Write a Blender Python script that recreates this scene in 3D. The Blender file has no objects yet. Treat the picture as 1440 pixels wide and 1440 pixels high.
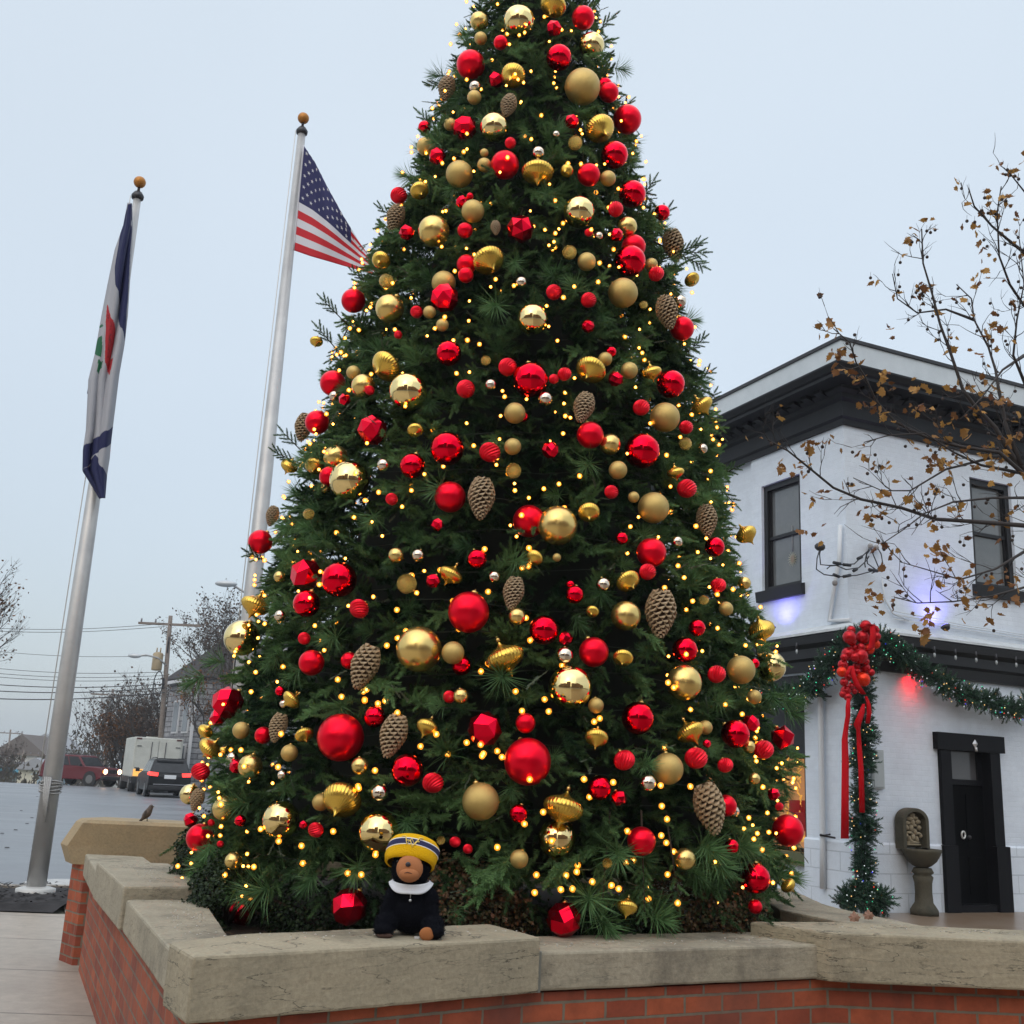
import bpy, math, random
import numpy as np
from mathutils import Vector, Matrix, noise as mnoise
random.seed(7)
rng = np.random.default_rng(11)
S = bpy.context.scene
COL = S.collection
PI = math.pi
# ---------------------------------------------------------------- camera
FPX = 1500.0
TH, PH, CH = math.radians(14.04), math.radians(2.77), 1.55
cF = Vector((0, math.cos(TH), math.sin(TH)))
_U0 = Vector((0, -math.sin(TH), math.cos(TH))); _R0 = Vector((1, 0, 0))
cR = _R0*math.cos(PH) + _U0*math.sin(PH)
cU = _U0*math.cos(PH) - _R0*math.sin(PH)
cC = Vector((0, 0, CH))
cam = bpy.data.cameras.new('camera'); camo = bpy.data.objects.new('camera', cam); COL.objects.link(camo)
cam.sensor_width = 36; cam.lens = FPX/1440*36; cam.clip_end = 2000; cam.clip_start = 0.05
camo.matrix_world = Matrix(((cR.x, cU.x, -cF.x, cC.x), (cR.y, cU.y, -cF.y, cC.y), (cR.z, cU.z, -cF.z, cC.z), (0, 0, 0, 1)))
S.camera = camo
# ---------------------------------------------------------------- sky and sun (overcast dusk)
w = bpy.data.worlds.new('World'); S.world = w; w.use_nodes = True
nt = w.node_tree; nt.nodes.clear()
out = nt.nodes.new('ShaderNodeOutputWorld'); bg = nt.nodes.new('ShaderNodeBackground'); bg2 = nt.nodes.new('ShaderNodeBackground')
add = nt.nodes.new('ShaderNodeAddShader')
sky = nt.nodes.new('ShaderNodeTexSky'); sky.sky_type = 'NISHITA'; sky.sun_disc = False
sky.sun_elevation = math.radians(38); sky.sun_rotation = math.radians(200); sky.air_density = 1.0; sky.dust_density = 4.0
bg.inputs['Strength'].default_value = 0.05
geo = nt.nodes.new('ShaderNodeTexCoord'); sep = nt.nodes.new('ShaderNodeSeparateXYZ'); ramp = nt.nodes.new('ShaderNodeValToRGB')
nt.links.new(geo.outputs['Generated'], sep.inputs[0]); nt.links.new(sep.outputs['Z'], ramp.inputs[0])
cr = ramp.color_ramp
cr.elements[0].position = 0.0; cr.elements[0].color = (0.42, 0.475, 0.52, 1)
cr.elements[1].position = 1.0; cr.elements[1].color = (1.40, 1.48, 1.58, 1)
for p, c in ((0.12, (0.465, 0.52, 0.56, 1)), (0.35, (0.555, 0.62, 0.67, 1)), (0.64, (0.61, 0.68, 0.735, 1)), (0.82, (1.2, 1.27, 1.35, 1))):
    e = cr.elements.new(p); e.color = c
ns = nt.nodes.new('ShaderNodeTexNoise'); ns.inputs['Scale'].default_value = 1.6; ns.inputs['Detail'].default_value = 3
mx = nt.nodes.new('ShaderNodeMixRGB'); mx.blend_type = 'MULTIPLY'; mx.inputs[0].default_value = 1
mr = nt.nodes.new('ShaderNodeMapRange'); mr.inputs['From Min'].default_value = .3; mr.inputs['From Max'].default_value = .7
mr.inputs['To Min'].default_value = .96; mr.inputs['To Max'].default_value = 1.04
nt.links.new(geo.outputs['Generated'], ns.inputs['Vector']); nt.links.new(ns.outputs[0], mr.inputs[0])
nt.links.new(ramp.outputs[0], mx.inputs[1]); nt.links.new(mr.outputs[0], mx.inputs[2])
nt.links.new(mx.outputs[0], bg2.inputs[0]); bg2.inputs['Strength'].default_value = 1.0
nt.links.new(sky.outputs[0], bg.inputs[0]); nt.links.new(bg.outputs[0], add.inputs[0]); nt.links.new(bg2.outputs[0], add.inputs[1])
nt.links.new(add.outputs[0], out.inputs[0])
sl = bpy.data.lights.new('sun', 'SUN'); sl.energy = 0.5; sl.angle = math.radians(80); sl.color = (1, .97, .93)
so = bpy.data.objects.new('sun', sl); COL.objects.link(so)
so.rotation_euler = (math.radians(52), 0, math.radians(-20))
S.view_settings.view_transform = 'Standard'; S.view_settings.look = 'None'
S.view_settings.exposure = 0.06; S.view_settings.gamma = 1.0
# ---------------------------------------------------------------- helpers
def ray(x, y): return cF + cR*((x-720)/FPX) + cU*((720-y)/FPX)
def onz(x, y, z):
    d = ray(x, y); return cC + d*((z-CH)/d.z)
def ony(x, y, Y):
    d = ray(x, y); return cC + d*(Y/d.y)
def onpl(x, y, p, n):
    d = ray(x, y); p = Vector(p); n = Vector(n); return cC + d*((p-cC).dot(n)/d.dot(n))
WO = {}
def tag(o, label=None, cat=None, group=None, kind=None):
    if label: o['label'] = label
    if cat: o['category'] = cat
    if group: o['group'] = group
    if kind: o['kind'] = kind
    return o
def thing(name, label, cat, loc, group=None):
    o = bpy.data.objects.new(name, None); COL.objects.link(o); o.empty_display_size = .1
    o.location = loc; WO[o.name] = Vector(loc); return tag(o, label, cat, group)
class MB:
    def __init__(s): s.v = []; s.f = []; s.m = []; s.uv = {}; s.sm = []
    def add(s, vs, fs, mi=0, smooth=False):
        b = len(s.v); s.v += [Vector(v) for v in vs]
        for f in fs: s.f.append([b+i for i in f]); s.m.append(mi); s.sm.append(smooth)
        return s
    def box(s, lo, hi, mi=0):
        x0, y0, z0 = lo; x1, y1, z1 = hi
        return s.add([(x0,y0,z0),(x1,y0,z0),(x1,y1,z0),(x0,y1,z0),(x0,y0,z1),(x1,y0,z1),(x1,y1,z1),(x0,y1,z1)],
              [(0,3,2,1),(4,5,6,7),(0,1,5,4),(1,2,6,5),(2,3,7,6),(3,0,4,7)], mi)
    def hexa(s, p, mi=0):
        return s.add(p, [(0,3,2,1),(4,5,6,7),(0,1,5,4),(1,2,6,5),(2,3,7,6),(3,0,4,7)], mi)
    def prism(s, poly, z0, z1, mi=0):
        n = len(poly)
        s.add([(p[0],p[1],z0) for p in poly]+[(p[0],p[1],z1) for p in poly],
              [tuple(range(n))[::-1], tuple(range(n, 2*n))]+[(i,(i+1)%n,n+(i+1)%n,n+i) for i in range(n)], mi)
        return s
    def tube(s, pts, r, n=8, mi=0, smooth=True, caps=True):
        pts = [Vector(p) for p in pts]; rs = r if isinstance(r, (list, tuple)) else [r]*len(pts)
        b = len(s.v); up = None
        for i, p in enumerate(pts):
            t = (pts[min(i+1, len(pts)-1)]-pts[max(i-1, 0)])
            if t.length < 1e-9: t = Vector((0,0,1))
            t.normalize()
            if up is None:
                up = t.orthogonal().normalized()
            else:
                up = (up - t*up.dot(t))
                up = up.normalized() if up.length > 1e-6 else t.orthogonal().normalized()
            q = t.cross(up)
            for k in range(n):
                a = 2*PI*k/n; s.v.append(p+(up*math.cos(a)+q*math.sin(a))*rs[i])
        for i in range(len(pts)-1):
            for k in range(n):
                s.f.append([b+i*n+k, b+i*n+(k+1)%n, b+(i+1)*n+(k+1)%n, b+(i+1)*n+k]); s.m.append(mi); s.sm.append(smooth)
        if caps:
            s.f.append([b+k for k in range(n)][::-1]); s.m.append(mi); s.sm.append(False)
            e = b+(len(pts)-1)*n
            s.f.append([e+k for k in range(n)]); s.m.append(mi); s.sm.append(False)
        return s
    def lathe(s, prof, n=24, mi=0, at=(0,0,0), smooth=True, mod=None):
        b = len(s.v); at = Vector(at)
        for i, (r, z) in enumerate(prof):
            for k in range(n):
                a = 2*PI*k/n; rr = r*(mod(a, i) if mod else 1)
                s.v.append(at+Vector((rr*math.cos(a), rr*math.sin(a), z)))
        for i in range(len(prof)-1):
            for k in range(n):
                s.f.append([b+i*n+k, b+i*n+(k+1)%n, b+(i+1)*n+(k+1)%n, b+(i+1)*n+k]); s.m.append(mi); s.sm.append(smooth)
        s.f.append([b+k for k in range(n)][::-1]); s.m.append(mi); s.sm.append(smooth)
        e = b+(len(prof)-1)*n; s.f.append([e+k for k in range(n)]); s.m.append(mi); s.sm.append(smooth)
        return s
    def ball(s, c, r, n=12, mi=0, sc=(1,1,1)):
        prof = [(max(1e-4, math.sin(PI*i/(n//2)))*1.0, -math.cos(PI*i/(n//2))) for i in range(n//2+1)]
        b = len(s.v); s.lathe([(p[0]*r, p[1]*r) for p in prof], n, mi)
        c = Vector(c)
        for i in range(b, len(s.v)):
            v = s.v[i]; s.v[i] = Vector((v.x*sc[0], v.y*sc[1], v.z*sc[2]))+c
        return s
    def xf(s, M, a=0):
        for i in range(a, len(s.v)): s.v[i] = M @ s.v[i]
        return s
    def build(s, name, mats, parent=None, origin=None, bevel=0, seg=2, uvf=None):
        mats = mats if isinstance(mats, (list, tuple)) else [mats]
        if parent is not None: org = WO[parent.name]
        elif origin is not None: org = Vector(origin)
        else:
            xs = [v.x for v in s.v]; ys = [v.y for v in s.v]; zs = [v.z for v in s.v]
            org = Vector(((min(xs)+max(xs))/2, (min(ys)+max(ys))/2, min(zs)))
        me = bpy.data.meshes.new(name)
        me.from_pydata([tuple(v-org) for v in s.v], [], s.f)
        for m in mats: me.materials.append(m)
        me.polygons.foreach_set('material_index', s.m); me.polygons.foreach_set('use_smooth', s.sm)
        if uvf:
            uvl = me.uv_layers.new(name='UVMap')
            for p in me.polygons:
                nn = p.normal
                for li in p.loop_indices:
                    uvl.data[li].uv = uvf(me.vertices[me.loops[li].vertex_index].co+org, nn)
        me.update()
        o = bpy.data.objects.new(name, me); COL.objects.link(o)
        if parent is not None: o.parent = parent; WO[o.name] = org
        else: o.location = org; WO[o.name] = org
        if bevel:
            b = o.modifiers.new('bevel', 'BEVEL'); b.width = bevel; b.segments = seg; b.limit_method = 'ANGLE'; b.angle_limit = math.radians(40)
            b.harden_normals = False
        return o
def struct(name, mb, m, **k):
    return tag(mb.build(name, m, **k), kind='structure')
# ---------------------------------------------------------------- materials
MATS = {}
def mat(name, col, rough=.6, metal=0, noise=None, bump=None, emit=None, estr=0, spec=.5, coat=0, var=0, trans=0):
    m = bpy.data.materials.new(name); m.use_nodes = True; t = m.node_tree; p = t.nodes['Principled BSDF']
    p.inputs['Base Color'].default_value = (*col, 1); p.inputs['Roughness'].default_value = rough; p.inputs['Metallic'].default_value = metal
    p.inputs['Specular IOR Level'].default_value = spec; p.inputs['Coat Weight'].default_value = coat
    if trans: p.inputs['Transmission Weight'].default_value = trans
    tc = t.nodes.new('ShaderNodeTexCoord')
    if noise:
        col2, sc = noise[0], noise[1]
        n = t.nodes.new('ShaderNodeTexNoise'); n.inputs['Scale'].default_value = sc; n.inputs['Detail'].default_value = 6
        n.inputs['Roughness'].default_value = .65
        r = t.nodes.new('ShaderNodeValToRGB'); r.color_ramp.elements[0].position = noise[2] if len(noise) > 2 else .35
        r.color_ramp.elements[1].position = noise[3] if len(noise) > 3 else .65
        r.color_ramp.elements[0].color = (*col, 1); r.color_ramp.elements[1].color = (*col2, 1)
        t.links.new(tc.outputs['Object'], n.inputs['Vector']); t.links.new(n.outputs[0], r.inputs[0]); t.links.new(r.outputs[0], p.inputs['Base Color'])
    if bump:
        n = t.nodes.new('ShaderNodeTexNoise'); n.inputs['Scale'].default_value = bump[0]; n.inputs['Detail'].default_value = 5
        b = t.nodes.new('ShaderNodeBump'); b.inputs['Strength'].default_value = bump[1]; b.inputs['Distance'].default_value = bump[2] if len(bump) > 2 else .01
        t.links.new(tc.outputs['Object'], n.inputs['Vector']); t.links.new(n.outputs[0], b.inputs['Height']); t.links.new(b.outputs[0], p.inputs['Normal'])
    if emit:
        p.inputs['Emission Color'].default_value = (*emit, 1); p.inputs['Emission Strength'].default_value = estr
    MATS[name] = m
    return m
def brick_mat(name, c1, c2, mortar, bw, rh, ms, bumpd=.004, offset=.5, rough=.85, dirt=None, mottle=.25):
    m = bpy.data.materials.new(name); m.use_nodes = True; t = m.node_tree; p = t.nodes['Principled BSDF']
    uv = t.nodes.new('ShaderNodeUVMap'); b = t.nodes.new('ShaderNodeTexBrick')
    b.inputs['Scale'].default_value = 1; b.inputs['Brick Width'].default_value = bw; b.inputs['Row Height'].default_value = rh
    b.inputs['Mortar Size'].default_value = ms; b.inputs['Mortar Smooth'].default_value = .15; b.offset = offset
    b.inputs['Color1'].default_value = (*c1, 1); b.inputs['Color2'].default_value = (*c2, 1); b.inputs['Mortar'].default_value = (*mortar, 1)
    nd = t.nodes.new('ShaderNodeTexNoise'); nd.inputs['Scale'].default_value = 25; nd.inputs['Detail'].default_value = 3
    vm = t.nodes.new('ShaderNodeVectorMath'); vm.operation = 'MULTIPLY_ADD'; vm.inputs[1].default_value = (.006, .006, 0)
    t.links.new(uv.outputs[0], nd.inputs['Vector']); t.links.new(nd.outputs['Color'], vm.inputs[0]); t.links.new(uv.outputs[0], vm.inputs[2])
    t.links.new(vm.outputs[0], b.inputs['Vector'])
    n = t.nodes.new('ShaderNodeTexNoise'); n.inputs['Scale'].default_value = 9; n.inputs['Detail'].default_value = 7; n.inputs['Roughness'].default_value = .7
    t.links.new(uv.outputs[0], n.inputs['Vector'])
    mrn = t.nodes.new('ShaderNodeMapRange'); mrn.inputs['From Min'].default_value = .3; mrn.inputs['From Max'].default_value = .7
    mrn.inputs['To Min'].default_value = 1-mottle; mrn.inputs['To Max'].default_value = 1+mottle
    t.links.new(n.outputs[0], mrn.inputs[0])
    mm = t.nodes.new('ShaderNodeMixRGB'); mm.blend_type = 'MULTIPLY'; mm.inputs[0].default_value = 1
    t.links.new(b.outputs['Color'], mm.inputs[1]); t.links.new(mrn.outputs[0], mm.inputs[2])
    last = mm.outputs[0]
    if dirt:
        n2 = t.nodes.new('ShaderNodeTexNoise'); n2.inputs['Scale'].default_value = 1.6; n2.inputs['Detail'].default_value = 5
        t.links.new(uv.outputs[0], n2.inputs['Vector'])
        r2 = t.nodes.new('ShaderNodeMapRange'); r2.inputs['From Min'].default_value = .5; r2.inputs['From Max'].default_value = .72; r2.inputs['To Max'].default_value = .6
        t.links.new(n2.outputs[0], r2.inputs[0])
        m3 = t.nodes.new('ShaderNodeMixRGB'); m3.inputs[2].default_value = (*dirt, 1)
        t.links.new(r2.outputs[0], m3.inputs[0]); t.links.new(last, m3.inputs[1]); last = m3.outputs[0]
    t.links.new(last, p.inputs['Base Color']); p.inputs['Roughness'].default_value = rough
    iv = t.nodes.new('ShaderNodeMath'); iv.operation = 'MULTIPLY_ADD'; iv.inputs[1].default_value = -1; iv.inputs[2].default_value = 1
    t.links.new(b.outputs['Fac'], iv.inputs[0])
    ad = t.nodes.new('ShaderNodeMath'); ad.operation = 'MULTIPLY_ADD'; ad.inputs[1].default_value = .5
    t.links.new(n.outputs[0], ad.inputs[0]); t.links.new(iv.outputs[0], ad.inputs[2])
    bp = t.nodes.new('ShaderNodeBump'); bp.inputs['Strength'].default_value = 1; bp.inputs['Distance'].default_value = bumpd
    t.links.new(ad.outputs[0], bp.inputs['Height']); t.links.new(bp.outputs[0], p.inputs['Normal'])
    return m
def stone_mat(name, c1, c2, stain, rough=.85, crack=0.0):
    m = bpy.data.materials.new(name); m.use_nodes = True; t = m.node_tree; p = t.nodes['Principled BSDF']; L = t.links.new
    tc = t.nodes.new('ShaderNodeTexCoord')
    def nz(sc, det=6, ro=.65, vec=None):
        n = t.nodes.new('ShaderNodeTexNoise'); n.inputs['Scale'].default_value = sc; n.inputs['Detail'].default_value = det; n.inputs['Roughness'].default_value = ro
        L(vec or tc.outputs['Object'], n.inputs['Vector']); return n.outputs[0]
    def rampm(src, a, b_, c, d):
        r = t.nodes.new('ShaderNodeMapRange'); r.inputs['From Min'].default_value = a; r.inputs['From Max'].default_value = b_
        r.inputs['To Min'].default_value = c; r.inputs['To Max'].default_value = d; L(src, r.inputs[0]); return r.outputs[0]
    def mix(f, a, b_, mode='MIX'):
        x = t.nodes.new('ShaderNodeMixRGB'); x.blend_type = mode
        for i, s_ in enumerate((f, a, b_)):
            if isinstance(s_, (int, float)): x.inputs[i].default_value = s_ if i == 0 else (s_, s_, s_, 1)
            elif isinstance(s_, tuple): x.inputs[i].default_value = (*s_, 1)
            else: L(s_, x.inputs[i])
        return x.outputs[0]
    base = mix(rampm(nz(3.0), .35, .65, 0, 1), c1, c2)
    base = mix(rampm(nz(1.7, 8, .7), .5, .68, 0, .85), base, stain)
    base = mix(1.0, base, rampm(nz(55, 3, .6), .3, .7, .86, 1.12), 'MULTIPLY')
    if crack:
        mp = t.nodes.new('ShaderNodeMapping'); mp.inputs['Scale'].default_value = (.55, .55, 3.2); L(tc.outputs['Object'], mp.inputs[0])
        n = t.nodes.new('ShaderNodeTexNoise'); n.inputs['Scale'].default_value = 2.0; n.inputs['Detail'].default_value = 8; n.inputs['Roughness'].default_value = .58
        L(mp.outputs[0], n.inputs['Vector'])
        s1 = t.nodes.new('ShaderNodeMath'); s1.operation = 'MULTIPLY_ADD'; s1.inputs[1].default_value = 9; s1.inputs[2].default_value = 0; L(n.outputs[0], s1.inputs[0])
        fr = t.nodes.new('ShaderNodeMath'); fr.operation = 'FRACT'; L(s1.outputs[0], fr.inputs[0])
        r = t.nodes.new('ShaderNodeValToRGB'); r.color_ramp.elements[0].position = 0; r.color_ramp.elements[0].color = (1,1,1,1)
        r.color_ramp.elements[1].position = .10; r.color_ramp.elements[1].color = (0,0,0,1); L(fr.outputs[0], r.inputs[0])
        gate = rampm(nz(2.6, 3), .36, .50, 0, crack)
        mu = t.nodes.new('ShaderNodeMath'); mu.operation = 'MULTIPLY'; L(r.outputs[0], mu.inputs[0]); L(gate, mu.inputs[1])
        base = mix(mu.outputs[0], base, (.03, .028, .02))
    L(base, p.inputs['Base Color']); p.inputs['Roughness'].default_value = rough
    bp = t.nodes.new('ShaderNodeBump'); bp.inputs['Strength'].default_value = .7; bp.inputs['Distance'].default_value = .006
    hh = t.nodes.new('ShaderNodeMath'); hh.operation = 'MULTIPLY_ADD'; hh.inputs[1].default_value = .5; L(nz(70, 4), hh.inputs[0]); L(nz(12), hh.inputs[2])
    L(hh.outputs[0], bp.inputs['Height']); L(bp.outputs[0], p.inputs['Normal'])
    return m
def tint_mat(name, c0, c1, rough=.55, spec=.4, trans=0.0):
    m = bpy.data.materials.new(name); m.use_nodes = True; t = m.node_tree; p = t.nodes['Principled BSDF']
    a = t.nodes.new('ShaderNodeAttribute'); a.attribute_name = 'tint'
    x = t.nodes.new('ShaderNodeMixRGB'); x.inputs[1].default_value = (*c0, 1); x.inputs[2].default_value = (*c1, 1)
    t.links.new(a.outputs['Fac'], x.inputs[0]); t.links.new(x.outputs[0], p.inputs['Base Color'])
    p.inputs['Roughness'].default_value = rough; p.inputs['Specular IOR Level'].default_value = spec
    if trans:
        o = t.nodes['Material Output']; tr = t.nodes.new('ShaderNodeBsdfTranslucent'); ms = t.nodes.new('ShaderNodeMixShader'); ms.inputs[0].default_value = trans
        t.links.new(x.outputs[0], tr.inputs[0]); t.links.new(p.outputs[0], ms.inputs[1]); t.links.new(tr.outputs[0], ms.inputs[2]); t.links.new(ms.outputs[0], o.inputs[0])
    return m
brick_red = brick_mat('red_brick', (.36, .085, .033), (.22, .045, .022), (.175, .145, .105), .213, .08, .0065, .006, dirt=(.13, .06, .045))
coping_mat = stone_mat('coping_stone', (.36, .31, .215), (.285, .25, .175), (.11, .096, .066), crack=1.0)
coping_plain = stone_mat('coping_stone_smooth', (.365, .32, .235), (.29, .26, .19), (.12, .105, .08), crack=.5)
pier_mat = stone_mat('pier_cap_stone', (.36, .265, .15), (.30, .235, .14), (.19, .15, .10))
concrete = stone_mat('sidewalk_concrete', (.34, .30, .25), (.29, .255, .21), (.20, .17, .14), rough=.6)
black_paint = mat('black_paint', (.005, .005, .007), .5, bump=(40, .2, .004))
soil_m = mat('soil', (.02, .014, .01), .95, noise=((.035, .024, .017), 20), bump=(30, 1, .02))
steel = mat('brushed_aluminium', (.52, .52, .51), .4, .35, noise=((.42, .42, .42), 3), bump=(30, .1, .002))
dark_metal = mat('dark_metal', (.05, .05, .055), .4, .6)
gold_cap = mat('gold_cap_metal', (.75, .5, .16), .3, 1)
# ================================================================ ground, road, pavement
asphalt = mat('wet_asphalt', (.12, .13, .142), .36, noise=((.20, .212, .228), .35, .3, .7), bump=(120, .35, .004), spec=.5)
_t = asphalt.node_tree; _n = [n for n in _t.nodes if n.type == 'TEX_NOISE'][0]; _m = _t.nodes.new('ShaderNodeMapping'); _m.inputs['Scale'].default_value = (.25, 1.3, 1)
_t.links.new([n for n in _t.nodes if n.type == 'TEX_COORD'][0].outputs['Object'], _m.inputs[0]); _t.links.new(_m.outputs[0], _n.inputs['Vector']); _n.inputs['Detail'].default_value = 9; _n.inputs['Roughness'].default_value = .75
_r = _t.nodes.new('ShaderNodeMapRange'); _r.inputs['From Min'].default_value = .3; _r.inputs['From Max'].default_value = .7; _r.inputs['To Min'].default_value = .22; _r.inputs['To Max'].default_value = .55
_t.links.new(_n.outputs[0], _r.inputs[0]); _t.links.new(_r.outputs[0], _t.nodes['Principled BSDF'].inputs['Roughness'])
g = MB()
xs = list(range(-460, 461, 20)); ys = [-60, -30, 0, 10, 20, 30, 40, 50, 58, 64, 68, 74, 82, 95, 120, 160, 220, 300, 420, 600]
def gz(y): return -.02 if y < 66 else -.02-min(9.0, (y-66)**1.25*.045)
g.add([(x, y, gz(y)) for y in ys for x in xs], [(j*len(xs)+i, j*len(xs)+i+1, (j+1)*len(xs)+i+1, (j+1)*len(xs)+i) for j in range(len(ys)-1) for i in range(len(xs)-1)], smooth=True)
struct('ground', g, mat('ground_soil', (.10, .10, .08), .95, noise=((.16, .15, .11), .2), bump=(3, .5, .05)), origin=(0, 0, 0))
rd = MB(); ry = [13.75, 20, 30, 40, 50, 58, 64, 68, 74]
rd.add([(x, y, gz(y)+.008) for y in ry for x in (-120, -60, -20, 20, 60)], [(j*5+i, j*5+i+1, (j+1)*5+i+1, (j+1)*5+i) for j in range(len(ry)-1) for i in range(4)], smooth=True)
struct('road', rd, asphalt, origin=(0, 0, 0))
fr = MB(); fr.add([(-60, -40, -.012), (40, -40, -.012), (40, -8, -.012), (-60, -8, -.012)], [(0, 1, 2, 3)])
struct('street', fr, asphalt, origin=(0, 0, 0))
def pav_uv(co, n): return (co.x, co.y)
sw = MB(); sw.add([(-40, -8, 0), (.5, -8, 0), (.5, 4.6, 0), (-1.0, 4.6, 0), (-3.1, 9.3, 0), (-4.9, 13.6, 0), (-5.2, 13.6, 0), (-4.35, 11.6, 0), (-40, 8.8, 0)], [tuple(range(9))])
struct('sidewalk', sw, brick_mat('sidewalk_slabs', (.36, .31, .255), (.33, .285, .235), (.15, .13, .11), 60, 1.42, .012, .003, rough=.5, dirt=(.27, .23, .19), mottle=.16), origin=(0, 0, 0), uvf=lambda c, n: (c.x+30, c.y-.05*c.x-.25))
sq = MB(); sq.add([(.5, -8, 0), (30, -8, 0), (30, 13.72, 0), (-1.0, 13.72, 0), (-3.0, 9.3, 0), (-.9, 4.6, 0), (.5, 4.6, 0)], [tuple(range(7))])
struct('plaza_paving', sq, mat('brown_concrete', (.22, .165, .12), .35, noise=((.17, .125, .09), 2), bump=(60, .2, .004)), origin=(0, 0, .001))
sq = MB(); sq.add([(-1.0, 13.72, .0), (30, 13.72, 0), (30, 30, 0), (2.5, 30, 0), (2.5, 17, 0), (-1, 17, 0)], [(0, 1, 2, 3, 4, 5)])
struct('terrace_paving', sq, mat('wet_terrace', (.20, .135, .085), .28, noise=((.25, .19, .14), 1.4), bump=(60, .15, .004)), origin=(0, 0, .001))
kb = MB()
kp = [(-60, 10.2), (-16, 12.2), (-8, 13.05), (-5.6, 13.35), (-4.9, 13.7), (-1.0, 13.85), (1.5, 14.0)]
for a, b in zip(kp, kp[1:]): kb.hexa([(a[0], a[1], -.05), (b[0], b[1], -.05), (b[0], b[1]+.16, -.05), (a[0], a[1]+.16, -.05), (a[0], a[1], .055), (b[0], b[1], .055), (b[0], b[1]+.16, .055), (a[0], a[1]+.16, .055)])
struct('kerb', kb, concrete, origin=(0, 0, 0))
mu = MB(); N = 46
for i in range(N):
    x0 = -17+i*.27; x1 = x0+.27
pts = []
for j in range(10):
    for i in range(70):
        x = -20+i*.225; t = j/9
        yb = 8.8+(x+40)*(11.6-8.8)/35.65; yt = float(np.interp(x, [-60, -16, -8, -5.6, -4.9], [10.2, 12.2, 13.05, 13.35, 13.7]))+.02
        y = yb+(yt-yb)*t; z = .012+.07*math.sin(PI*t)*random.uniform(.7, 1.2)+random.uniform(0, .03)*(0 < j < 9)
        pts.append((x, y, z))
mu.add(pts, [(j*70+i, j*70+i+1, (j+1)*70+i+1, (j+1)*70+i) for j in range(9) for i in range(69)])
for k in range(1500):
    x = random.uniform(-9, -4.5); y = random.uniform(8.8+(x+40)*.0786+.05, float(np.interp(x, [-60, -16, -8, -5.6, -4.9], [10.2, 12.2, 13.05, 13.35, 13.7]))); a = random.uniform(0, 6.3); l = random.uniform(.02, .05)
    d = Vector((math.cos(a), math.sin(a), random.uniform(-.3, .3)))*l; q = Vector((-math.sin(a), math.cos(a), 0))*.01; c = Vector((x, y, .1))
    mu.add([c-d-q, c+d-q, c+d+q, c-d+q], [(0, 1, 2, 3)])
tag(mu.build('mulch', mat('dark_mulch', (.012, .011, .012), .9, noise=((.03, .026, .026), 40))), 'black shredded bark mulch bed beside the road', 'mulch', kind='stuff')
# road patches and manhole near the flagpole
mh = MB(); c = onz(62, 1243, 0); mh.lathe([(1e-3, .012), (.46, .012), (.5, .004)], 28, at=(c.x+.2, c.y+.15, 0)); 
tag(mh.build('manhole_cover', mat('pale_concrete', (.5, .5, .48), .7, noise=((.36, .37, .37), 8))), 'pale round concrete-ringed manhole cover in the road behind the flagpole', 'manhole')
st = MB()
for (x, y) in ((30, 1140), (45, 1150), (38, 1158), (22, 1167), (10, 1192), (60, 1128), (52, 1120), (3, 1172)):
    c = onz(x, y, 0); st.lathe([(1e-3, .012), (.035, .010), (.045, 0)], 7, at=(c.x, c.y, 0))
tag(st.build('road_debris', mat('debris', (.03, .03, .03), .9)), 'small dark bits of debris scattered on the road', 'debris', kind='stuff')

# ================================================================ planter
planter = thing('brick_planter', 'low red brick planter wall with stepped stone coping round the tree', 'planter', (-1.05, 4.05, 0))
def inset(poly, d):  # shift open polyline to its left
    o = []
    for i, p in enumerate(poly):
        ns = []
        for a, b in ((i-1, i), (i, i+1)):
            if a >= 0 and b < len(poly):
                v = Vector((poly[b][0]-poly[a][0], poly[b][1]-poly[a][1])).normalized(); ns.append(Vector((-v.y, v.x)))
        n = sum(ns, Vector((0, 0))); n.normalize(); k = d/max(.3, n.dot(ns[0])); o.append((p[0]+n.x*k, p[1]+n.y*k))
    return o
def wallstrip(mb, line, d0, d1, z0, z1):
    a = inset(line, d0); b = inset(line, d1)
    for i in range(len(line)-1):
        mb.hexa([(*a[i], z0), (*a[i+1], z0), (*b[i+1], z0), (*b[i], z0), (*a[i], z1), (*a[i+1], z1), (*b[i+1], z1), (*b[i], z1)])
FL = [(-3.14, 8.66), (-1.10, 4.12), (-1.02, 4.075), (.216, 4.955), (1.68, 5.66), (5.4, 5.75)]
wb = MB(); wallstrip(wb, FL, .045, .30, -.1, .655)
cum = {}
def wuv(c, n):
    # distance along the planter outline
    best = None; s = 0
    for a, b in zip(FL, FL[1:]):
        A = Vector(a); B = Vector(b); L = (B-A).length; t = max(-.1, min(1.1, (Vector((c.x, c.y))-A).dot(B-A)/L/L))
        dd = (A+(B-A)*t-Vector((c.x, c.y))).length
        if best is None or dd < best[0]-1e-4: best = (dd, s+t*L)
        s += L
    return (best[1]+.07, c.z+.025)
wb.build('brick_wall', brick_red, planter, uvf=wuv)
wr = MB(); RL = [(2.05, 5.98), (1.80, 6.7), (1.86, 7.7), (1.5, 9.6)]; wallstrip(wr, RL[::-1], -.34, -.06, -.1, .66)
wallstrip(wr, [(-2.9, 9.3), (1.9, 9.7)][::-1], .05, .3, -.1, .66)
wr.build('rear_brick_wall', brick_red, planter, uvf=lambda c, n: (c.x+c.y, c.z+.025))
CLOUD = bpy.data.textures.new('fine_clouds', 'CLOUDS'); CLOUD.noise_scale = .035; CLOUD.noise_depth = 3
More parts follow.
